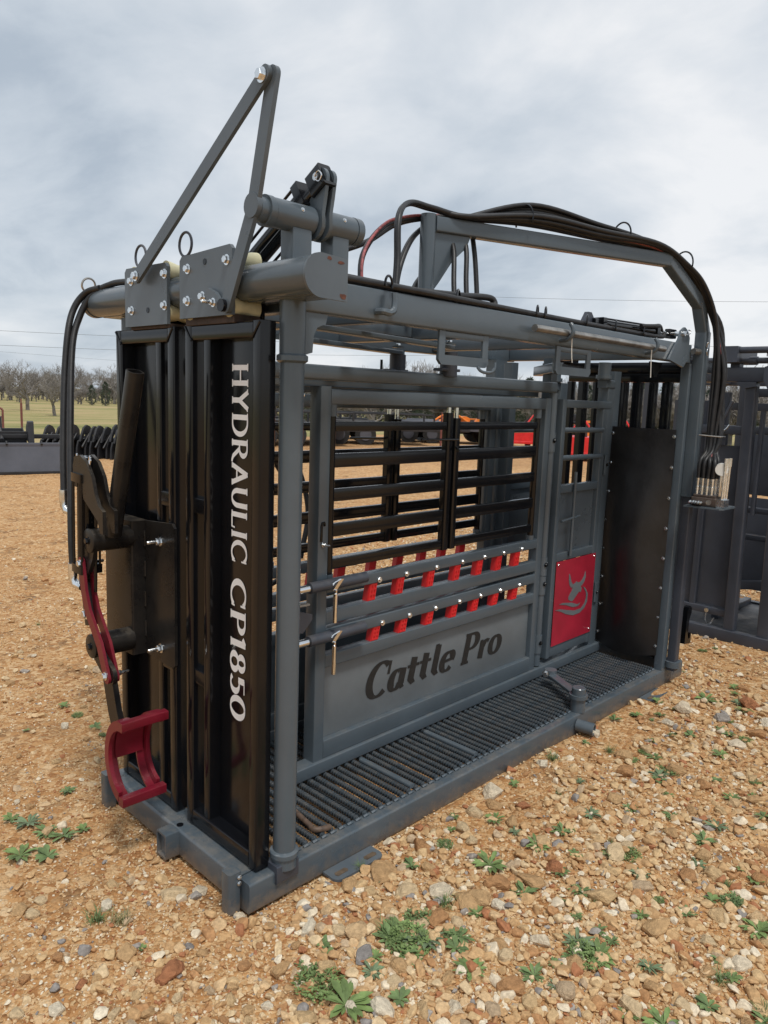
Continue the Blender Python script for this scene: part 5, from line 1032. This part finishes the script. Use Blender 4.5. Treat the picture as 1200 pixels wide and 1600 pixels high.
plant_tree('oak_tree', OAKS[1], 69.7, 175, 10.5, 'tall bare oak just left of the lone drooping oak', None, R_)
plant_tree('oak_tree', OAKS[0], 71.6, 160, 9.0, 'bare oak at the left picture edge', None, R_)
az = 80.0
while az > 57:
    plant_tree('bare_tree', OAKS[R_.randrange(5)], az, R_.uniform(280, 380), R_.uniform(9, 15.5), 'leafless grey tree in the far tree line left of the chute', 'far tree line beyond the pasture', R_); az -= R_.uniform(.22, .5)
az = 80.0
while az > 57:
    plant_tree('bare_shrub', SHRUBS[R_.randrange(3)], az, R_.uniform(255, 330), R_.uniform(3.5, 7), 'leafless brush under the far tree line left of the chute', 'brush under the far tree line', R_); az -= R_.uniform(.14, .34)
for az in (65.6, 64.7, 63.2, 62.6): plant_tree('cedar_tree', CEDARS[R_.randrange(3)], az, R_.uniform(240, 255), R_.uniform(5, 7.5), 'small dark evergreen at the foot of the far tree line', 'small evergreens in the far tree line', R_)
az = 57.0
while az > 10:
    plant_tree('bare_tree', OAKS[R_.randrange(5)], az, R_.uniform(85, 125), R_.uniform(5.8, 9.0), 'leafless grey tree in the scrub behind the chute', 'bare trees in the scrub behind the chute', R_); az -= R_.uniform(.5, .9)
az = 57.0
while az > 10:
    plant_tree('bare_shrub', SHRUBS[R_.randrange(3)], az, R_.uniform(60, 84), R_.uniform(3.0, 4.8), 'leafless brush in the scrub behind the chute', 'brush in the scrub behind the chute', R_); az -= R_.uniform(.45, .9)
az = 56.0
while az > 10:
    plant_tree('cedar_tree', CEDARS[R_.randrange(3)], az, R_.uniform(62, 80), R_.uniform(3.2, 5.2), 'dark evergreen in the scrub behind the chute', 'evergreens in the scrub behind the chute', R_); az -= R_.uniform(.6, 1.9)

# ------------------------------------------------------------------ loose stone, weeds
def rock_mesh(seed, sub, flat=1.0):
    # a broken stone: the hull of a few random points, its edges knocked off
    R_ = random.Random(seed); bm = bmesh.new(); n_ = 13 if sub < 3 else 17
    for i in range(n_):
        d = Vector((R_.gauss(0, 1), R_.gauss(0, 1), R_.gauss(0, 1))).normalized(); bm.verts.new(d*R_.uniform(.82, 1.08))
    r = bmesh.ops.convex_hull(bm, input=bm.verts[:]); bmesh.ops.delete(bm, geom=[g for g in r['geom_interior'] if isinstance(g, bmesh.types.BMVert)], context='VERTS')
    bmesh.ops.dissolve_limit(bm, angle_limit=math.radians(16), verts=bm.verts[:], edges=bm.edges[:])
    bmesh.ops.bevel(bm, geom=bm.edges[:], offset=.10 if sub < 3 else .08, segments=1 if sub < 3 else 2, affect='EDGES', profile=.6)
    bmesh.ops.triangulate(bm, faces=bm.faces[:])
    me = bpy.data.meshes.new('stone'); bm.to_mesh(me); bm.free()
    me.polygons.foreach_set('use_smooth', [True]*len(me.polygons)); me.set_sharp_from_angle(angle=math.radians(26)); return me
def stone_material(name, inst):
    m = bpy.data.materials.new(name); m.use_nodes = True; t = m.node_tree; b = t.nodes['Principled BSDF']; b.inputs['Roughness'].default_value = 0.85; b.inputs['Specular IOR Level'].default_value = 0.25
    if inst: a = N(t, 'ShaderNodeAttribute', attribute_type='INSTANCER', attribute_name='tint'); f_ = a.outputs['Fac']
    else: a = N(t, 'ShaderNodeObjectInfo'); f_ = a.outputs['Random']
    r = N(t, 'ShaderNodeValToRGB'); r.color_ramp.interpolation = 'CONSTANT'; L(t, f_, r.inputs[0]); el = r.color_ramp.elements
    st = [(0, (.52, .32, .155)), (.14, (.60, .41, .215)), (.30, (.66, .49, .29)), (.44, (.56, .355, .175)), (.56, (.74, .62, .45)), (.64, (.46, .245, .110)), (.74, (.63, .43, .235)), (.83, (.75, .65, .49)), (.88, (.40, .170, .080)), (.93, (.52, .38, .24)), (.965, (.28, .255, .235)), (.985, (.36, .32, .28))]
    el[0].position, el[0].color = st[0][0], (*st[0][1], 1); el[1].position, el[1].color = st[1][0], (*st[1][1], 1)
    for p_, c_ in st[2:]: k = el.new(p_); k.color = (*c_, 1)
    tc_ = N(t, 'ShaderNodeTexCoord'); n_ = N(t, 'ShaderNodeTexNoise'); n_.inputs['Scale'].default_value = 2.4; n_.inputs['Detail'].default_value = 6; n_.inputs['Roughness'].default_value = .65; L(t, tc_.outputs['Object'], n_.inputs['Vector'])
    mr = N(t, 'ShaderNodeMapRange'); mr.inputs['From Min'].default_value = .3; mr.inputs['From Max'].default_value = .7; mr.inputs['To Min'].default_value = .66; mr.inputs['To Max'].default_value = 1.22; L(t, n_.outputs['Fac'], mr.inputs['Value'])
    mx = N(t, 'ShaderNodeMix', data_type='RGBA', blend_type='MULTIPLY'); mx.inputs['Factor'].default_value = 1; L(t, r.outputs[0], mx.inputs['A']); L(t, mr.outputs[0], mx.inputs['B']); L(t, mx.outputs['Result'], b.inputs['Base Color'])
    if not inst:
        bp = N(t, 'ShaderNodeBump'); bp.inputs['Strength'].default_value = .5; bp.inputs['Distance'].default_value = .12; L(t, n_.outputs['Fac'], bp.inputs['Height']); L(t, bp.outputs[0], b.inputs['Normal'])
    return m
SM_I, SM_O = stone_material('pebble_stone', True), stone_material('loose_stone', False)
nr = np.random.default_rng(4)
def on_base(x, y, m=0.0): return (x > -0.06-m) & (x < 3.17+m) & (y > -0.01-m) & (y < 0.96+m)
# individual stones: the 300 largest
BIG = [rock_mesh(100+i, 3) for i in range(14)]
for me in BIG: me.materials.append(SM_O)
spots = []
fixed = [(0.455, -0.135, .060, .032), (0.525, -0.33, .050, .03), (0.43, -0.40, .045, .03), (0.56, -0.42, .062, .03), (0.60, -0.44, .05, .035), (0.20, -0.28, .05, .035), (0.26, -0.30, .042, .025), (0.16, -0.24, .036, .028), (0.33, -0.12, .045, .028), (0.15, -0.36, .045, .03), (-0.02, 0.02, .03, .018), (-0.12, 0.25, .05, .02), (-0.35, 0.10, .045, .025), (-0.30, -0.05, .05, .03), (-0.05, 0.20, .03, .02)]
for x_, y_, a_, b_ in fixed: spots.append((x_, y_, a_, b_))
while len(spots) < 300:
    r_ = 1.75+3.2*nr.random()**1.7; a = math.radians(44.4+nr.uniform(-34, 34)); x_, y_ = CAMP.x+r_*math.cos(a), CAMP.y+r_*math.sin(a)
    if on_base(x_, y_, .06) or ((.26 < x_ < .57 or 2.55 < x_ < 2.86) and -.16 < y_ < 0): continue
    right = x_-y_ > 0.25; s_ = min(.064, (0.026+nr.exponential(.010))*(1.15 if right else .74))
    if any((x_-q[0])**2+(y_-q[1])**2 < ((s_+q[2])*.75)**2 for q in spots): continue
    spots.append((x_, y_, s_, s_*nr.uniform(.5, .85)))
for i, (x_, y_, a_, b_) in enumerate(spots):
    o = shared('stone', BIG[i % 14], ground, (x_, y_, gz(x_, y_)+b_*0.28), None, (a_, a_*nr.uniform(.6, .95), b_*.85)); o.rotation_euler = (nr.uniform(-.25, .25), nr.uniform(-.25, .25), nr.uniform(0, 6.28))
# loose gravel: tens of thousands of small stones, one mass
def scatter(nn, r0, r1, pw, smin, smax, k):
    u = nr.random(nn); r_ = (r0**pw+u*(r1**pw-r0**pw))**(1/pw); a = np.radians(44.4+nr.uniform(-37, 37, nn)); x_ = CAMP.x+r_*np.cos(a); y_ = CAMP.y+r_*np.sin(a)
    s_ = smin+(smax-smin)*nr.random(nn)**k; s_ = s_*(1+0.06*np.clip(r_-3, 0, 9)); return x_, y_, s_
parts = [scatter(120000, 1.45, 8.0, 0.9, .0030, .0085, 2.0), scatter(60000, 1.45, 11.0, 0.85, .0070, .0165, 1.8), scatter(21000, 1.5, 8.0, .75, .013, .032, 2.1)]
gx_, gy_, gs_ = [np.concatenate([q[i] for q in parts]) for i in range(3)]
# patches of finer, barer dirt
pat = vnoise(gx_, gy_, .55, 31)*.6+vnoise(gx_, gy_, .2, 32)*.4; fine = (gx_-gy_) < 0.2
keep = nr.random(len(gx_)) < np.clip((pat-.20)*3.4, .12, 1)
band = np.exp(-((gy_+.16)/.16)**2)*((gx_ > .75) & (gx_ < 2.5)); keep &= nr.random(len(gx_)) > .85*band*(gs_ > .0055)
far_l = (gx_-gy_) < -.6; keep &= ~(far_l & (gs_ > .0075) & (nr.random(len(gx_)) < .7))
keep &= ~((gs_ > .011) & fine & (nr.random(len(gx_)) < .72)); keep &= ~(on_base(gx_, gy_, .012) & (gs_ > .008)); keep &= ~((((gx_ > .285) & (gx_ < .54)) | ((gx_ > 2.58) & (gx_ < 2.83))) & (gy_ > -.09) & (gy_ < .01))
gx_, gy_, gs_ = gx_[keep], gy_[keep], gs_[keep]; ng_ = len(gx_)
pm = bpy.data.meshes.new('loose_gravel'); pm.vertices.add(ng_)
pm.vertices.foreach_set('co', np.stack([gx_, gy_, hz(gx_, gy_)+gs_*.25], -1).astype(np.float32).ravel())
def attr(nm, ty, arr): a = pm.attributes.new(nm, ty, 'POINT'); a.data.foreach_set('vector' if ty == 'FLOAT_VECTOR' else 'value', arr.astype(np.float32 if ty != 'INT' else np.int32).ravel())
sc_ = np.stack([gs_, gs_*nr.uniform(.55, .95, ng_), gs_*nr.uniform(.4, .75, ng_)], -1); rot_ = np.stack([nr.uniform(-.5, .5, ng_), nr.uniform(-.5, .5, ng_), nr.uniform(0, 6.28, ng_)], -1)
attr('sc', 'FLOAT_VECTOR', sc_); attr('rot', 'FLOAT_VECTOR', rot_); attr('tint', 'FLOAT', nr.random(ng_)); attr('pick', 'INT', nr.integers(0, 12, ng_)); pm.update()
pc = bpy.data.collections.new('pebble_shapes')
for i in range(12):
    me = rock_mesh(300+i, 2); me.name = 'pebble'; me.materials.append(SM_I); pc.objects.link(bpy.data.objects.new('pebble', me))
go = bpy.data.objects.new('loose_gravel', pm); COL.objects.link(go); tag(go, 'loose tan and orange gravel covering the yard', 'gravel', kind='stuff'); pm.materials.append(SM_I)
ngp = bpy.data.node_groups.new('scatter_pebbles', 'GeometryNodeTree'); ngp.interface.new_socket('Geometry', in_out='INPUT', socket_type='NodeSocketGeometry'); ngp.interface.new_socket('Geometry', in_out='OUTPUT', socket_type='NodeSocketGeometry')
gi, gout = N(ngp, 'NodeGroupInput'), N(ngp, 'NodeGroupOutput'); ci = N(ngp, 'GeometryNodeCollectionInfo'); ci.inputs['Collection'].default_value = pc; ci.inputs['Separate Children'].default_value = True; ci.inputs['Reset Children'].default_value = True
mtp = N(ngp, 'GeometryNodeMeshToPoints'); L(ngp, gi.outputs[0], mtp.inputs[0]); iop = N(ngp, 'GeometryNodeInstanceOnPoints'); L(ngp, mtp.outputs[0], iop.inputs['Points']); L(ngp, ci.outputs[0], iop.inputs['Instance']); iop.inputs['Pick Instance'].default_value = True
def gattr(nm, ty): a = N(ngp, 'GeometryNodeInputNamedAttribute', data_type=ty); a.inputs['Name'].default_value = nm; return a.outputs[0]
L(ngp, gattr('pick', 'INT'), iop.inputs['Instance Index']); L(ngp, gattr('sc', 'FLOAT_VECTOR'), iop.inputs['Scale'])
e2r = N(ngp, 'FunctionNodeEulerToRotation'); L(ngp, gattr('rot', 'FLOAT_VECTOR'), e2r.inputs[0]); L(ngp, e2r.outputs[0], iop.inputs['Rotation']); L(ngp, iop.outputs[0], gout.inputs[0])
md = go.modifiers.new('scatter', 'NODES'); md.node_group = ngp

# weeds
LEAF = [material('weed_leaf_a', (.115, .170, .060), .7, var=.35, vscale=18), material('weed_leaf_b', (.128, .185, .058), .7, var=.35, vscale=18), material('weed_leaf_c', (.120, .165, .085), .75, var=.35, vscale=18)]
GRASS = material('dry_grass', (.20, .19, .085), .7, var=.4, vscale=30)
def rosette(seed, nl, ln, wd, lift, mat):
    R_ = random.Random(seed); f = MB()
    for i in range(nl):
        a = i*2.4+R_.uniform(-.3, .3); l_ = ln*R_.uniform(.55, 1.1); el_ = lift*R_.uniform(.4, 1.3)+.25*(i/nl); c, s_ = math.cos(a), math.sin(a); vs = []
        prof = (.16, .34, .72, 1.0, .82, .12)
        for k, pw_ in enumerate(prof):
            t = k/(len(prof)-1); r_ = l_*t*math.cos(el_*(1-.55*t)); z = l_*(math.sin(el_)*t-.42*t*t*math.sin(el_)*1.2)+.004; w_ = wd*pw_*l_/ln*(1+.18*math.sin(k*2.6+i)); tw = .25*w_
            vs += [(c*r_-s_*w_, s_*r_+c*w_, z+tw), (c*r_, s_*r_, z-tw*.4), (c*r_+s_*w_, s_*r_-c*w_, z+tw)]
        fs = []
        for k in range(len(prof)-1): q = k*3; fs += [(q, q+1, q+4, q+3), (q+1, q+2, q+5, q+4)]
        f.add(vs, fs)
    me = f.mesh('weed', ang=70); me.materials.append(mat); return me
def clump(seed, n_, R0, mat):
    R_ = random.Random(seed); f = MB()
    for i in range(n_):
        a, rr_ = R_.uniform(0, 6.28), R0*math.sqrt(R_.random()); x_, y_ = rr_*math.cos(a), rr_*math.sin(a); z = R_.uniform(.004, .028)*(1-.5*rr_/R0); s_ = R_.uniform(.004, .008)
        b_ = R_.uniform(0, 6.28); d = Vector((math.cos(b_), math.sin(b_), R_.uniform(-.1, .8))).normalized(); e_ = Vector((-math.sin(b_), math.cos(b_), 0)); p_ = Vector((x_, y_, z)); f.add([p_, p_+d*s_*.9+e_*s_*.5, p_+d*s_*1.9, p_+d*s_*.9-e_*s_*.5], [(0, 1, 2, 3)])
        if i % 5 == 0: f.tube([(x_*.5, y_*.5, 0), tuple(p_)], .0009, 3, False)
    me = f.mesh('weed', ang=70); me.materials.append(mat); return me
def tuft(seed, n_, mat):
    R_ = random.Random(seed); f = MB()
    for i in range(n_):
        a = R_.uniform(0, 6.28); l_ = R_.uniform(.03, .085); le = R_.uniform(.3, 1.2); b0 = Vector((R_.gauss(0, .012), R_.gauss(0, .012), 0)); d = Vector((math.cos(a)*math.sin(le), math.sin(a)*math.sin(le), math.cos(le))); e_ = Vector((-math.sin(a), math.cos(a), 0))*.0014
        m_ = b0+d*l_*.55; t_ = b0+d*l_+Vector((0, 0, -.25*l_*math.sin(le))); f.add([b0-e_, b0+e_, m_+e_*.8, m_-e_*.8, t_], [(0, 1, 2, 3), (3, 2, 4)])
    me = f.mesh('grass_tuft', ang=70); me.materials.append(mat); return me
ROS = [rosette(1, 15, .060, .0085, .40, LEAF[0]), rosette(2, 12, .050, .010, .50, LEAF[0]), rosette(3, 17, .065, .0075, .35, LEAF[2]), rosette(4, 10, .045, .011, .60, LEAF[1]), rosette(5, 20, .075, .010, .45, LEAF[1])]
CLU = [clump(1, 420, .060, LEAF[1]), clump(2, 260, .045, LEAF[0])]; TUF = [tuft(1, 60, LEAF[0]), tuft(2, 45, GRASS)]
def weed(me, x_, y_, sc, label, group=None, nm='weed', cat='weed'):
    o = shared(nm, me, None, (x_, y_, gz(x_, y_)+.002), None, sc*.76); o.rotation_euler = (rnd.uniform(-.12, .12), rnd.uniform(-.12, .12), rnd.uniform(0, 6.28)); tag(o, label, cat, group); return o
W_ = [(ROS[2], -.306, .946, 1.15, 'grey green rosette weed, upper left of the patch at the left edge'), (ROS[0], -.24, .79, 1.25, 'broad rosette weed, rightmost of the patch at the left edge'), (ROS[0], -.28, .85, 1.1, 'rosette weed in the middle of the patch at the left edge'), (ROS[1], -.332, .706, 1.3, 'rosette weed lowest in the patch at the left edge'), (ROS[4], -.40, .77, 1.05, 'bright rosette weed cut by the left picture edge'), (ROS[3], -.34, 1.02, 1.1, 'weed at the far end of the patch at the left edge'), (ROS[1], -.106, 1.085, 1.0, 'small weed alone beside the left foot of the chute'), (ROS[3], -.17, .79, .9, 'young weed touching the right side of the left patch'),
 (CLU[0], .287, -.413, 1.5, 'low leafy green clump in the middle foreground'), (ROS[0], .25, -.37, 1.3, 'dark rosette weed growing into the middle foreground clump'), (ROS[2], .33, -.44, 1.4, 'pale rosette weed on the right side of the middle foreground clump'), (ROS[4], -.015, -.46, 1.35, 'large spreading rosette weed at the bottom picture edge'), (CLU[0], -.02, -.36, 1.5, 'bright mossy green clump above the bottom edge rosette'), (ROS[1], .107, -.545, .95, 'grey green rosette weed right of the bottom edge rosette'), (ROS[0], .42, -.50, 1.1, 'rosette weed between the large pale stones, right of centre'), (CLU[0], .637, -.81, 1.35, 'round bright green clump low on the right'), (ROS[2], .66, -.76, 1.1, 'rosette weed beside the round bright clump'), (ROS[0], .731, -.521, 1.1, 'rosette weed by the flat pale stone'), (ROS[3], .538, -.471, 1.0, 'weed tucked under the flat pale stone'), (ROS[1], .56, -.17, 1.0, 'lone young weed just off the slotted anchor plate'), (TUF[0], -.35, .298, 1.1, 'tuft of grass on the gravel before the front foot'), (TUF[1], -.30, .24, 1.2, 'dry straw tuft beside the green grass tuft'), (CLU[1], .38, -.36, 1.3, 'small mossy clump left of the large pale stones'), (ROS[3], 2.62, -.10, 1.15, 'weed growing over the far slotted anchor plate')]
for me, x_, y_, s_, lab in W_: weed(me, x_, y_, s_, lab)
cnt = 0
while cnt < 250:
    r_ = 1.9+4.6*nr.random()**1.2; a = math.radians(44.4-nr.uniform(-6, 33)) if nr.random() < .93 else math.radians(44.4+nr.uniform(8, 28)); x_, y_ = CAMP.x+r_*math.cos(a), CAMP.y+r_*math.sin(a)
    if on_base(x_, y_, .04) or (x_ > 3.9 and y_ > -3): continue
    wi = int(nr.integers(0, 13)); me = (ROS+ROS+CLU+TUF[:1])[wi]; kd = 'leafy rosette weed' if wi < 10 else ('mossy low weed' if wi < 12 else 'green grass tuft')
    ar = 'in the gravel left of the chute' if y_ > .98 or x_ < -.1 else ('close along the near base rail of the chute' if y_ > -.22 else ('in the gravel towards the second chute' if x_ > 1.7 else ('in the stony middle ground right of the chute' if x_-y_ > 1.55 else 'among the nearest stones in the foreground')))
    weed(me, x_, y_, float(nr.uniform(.40, 1.15)), 'small '+kd+' '+ar, 'small weeds '+ar); cnt += 1
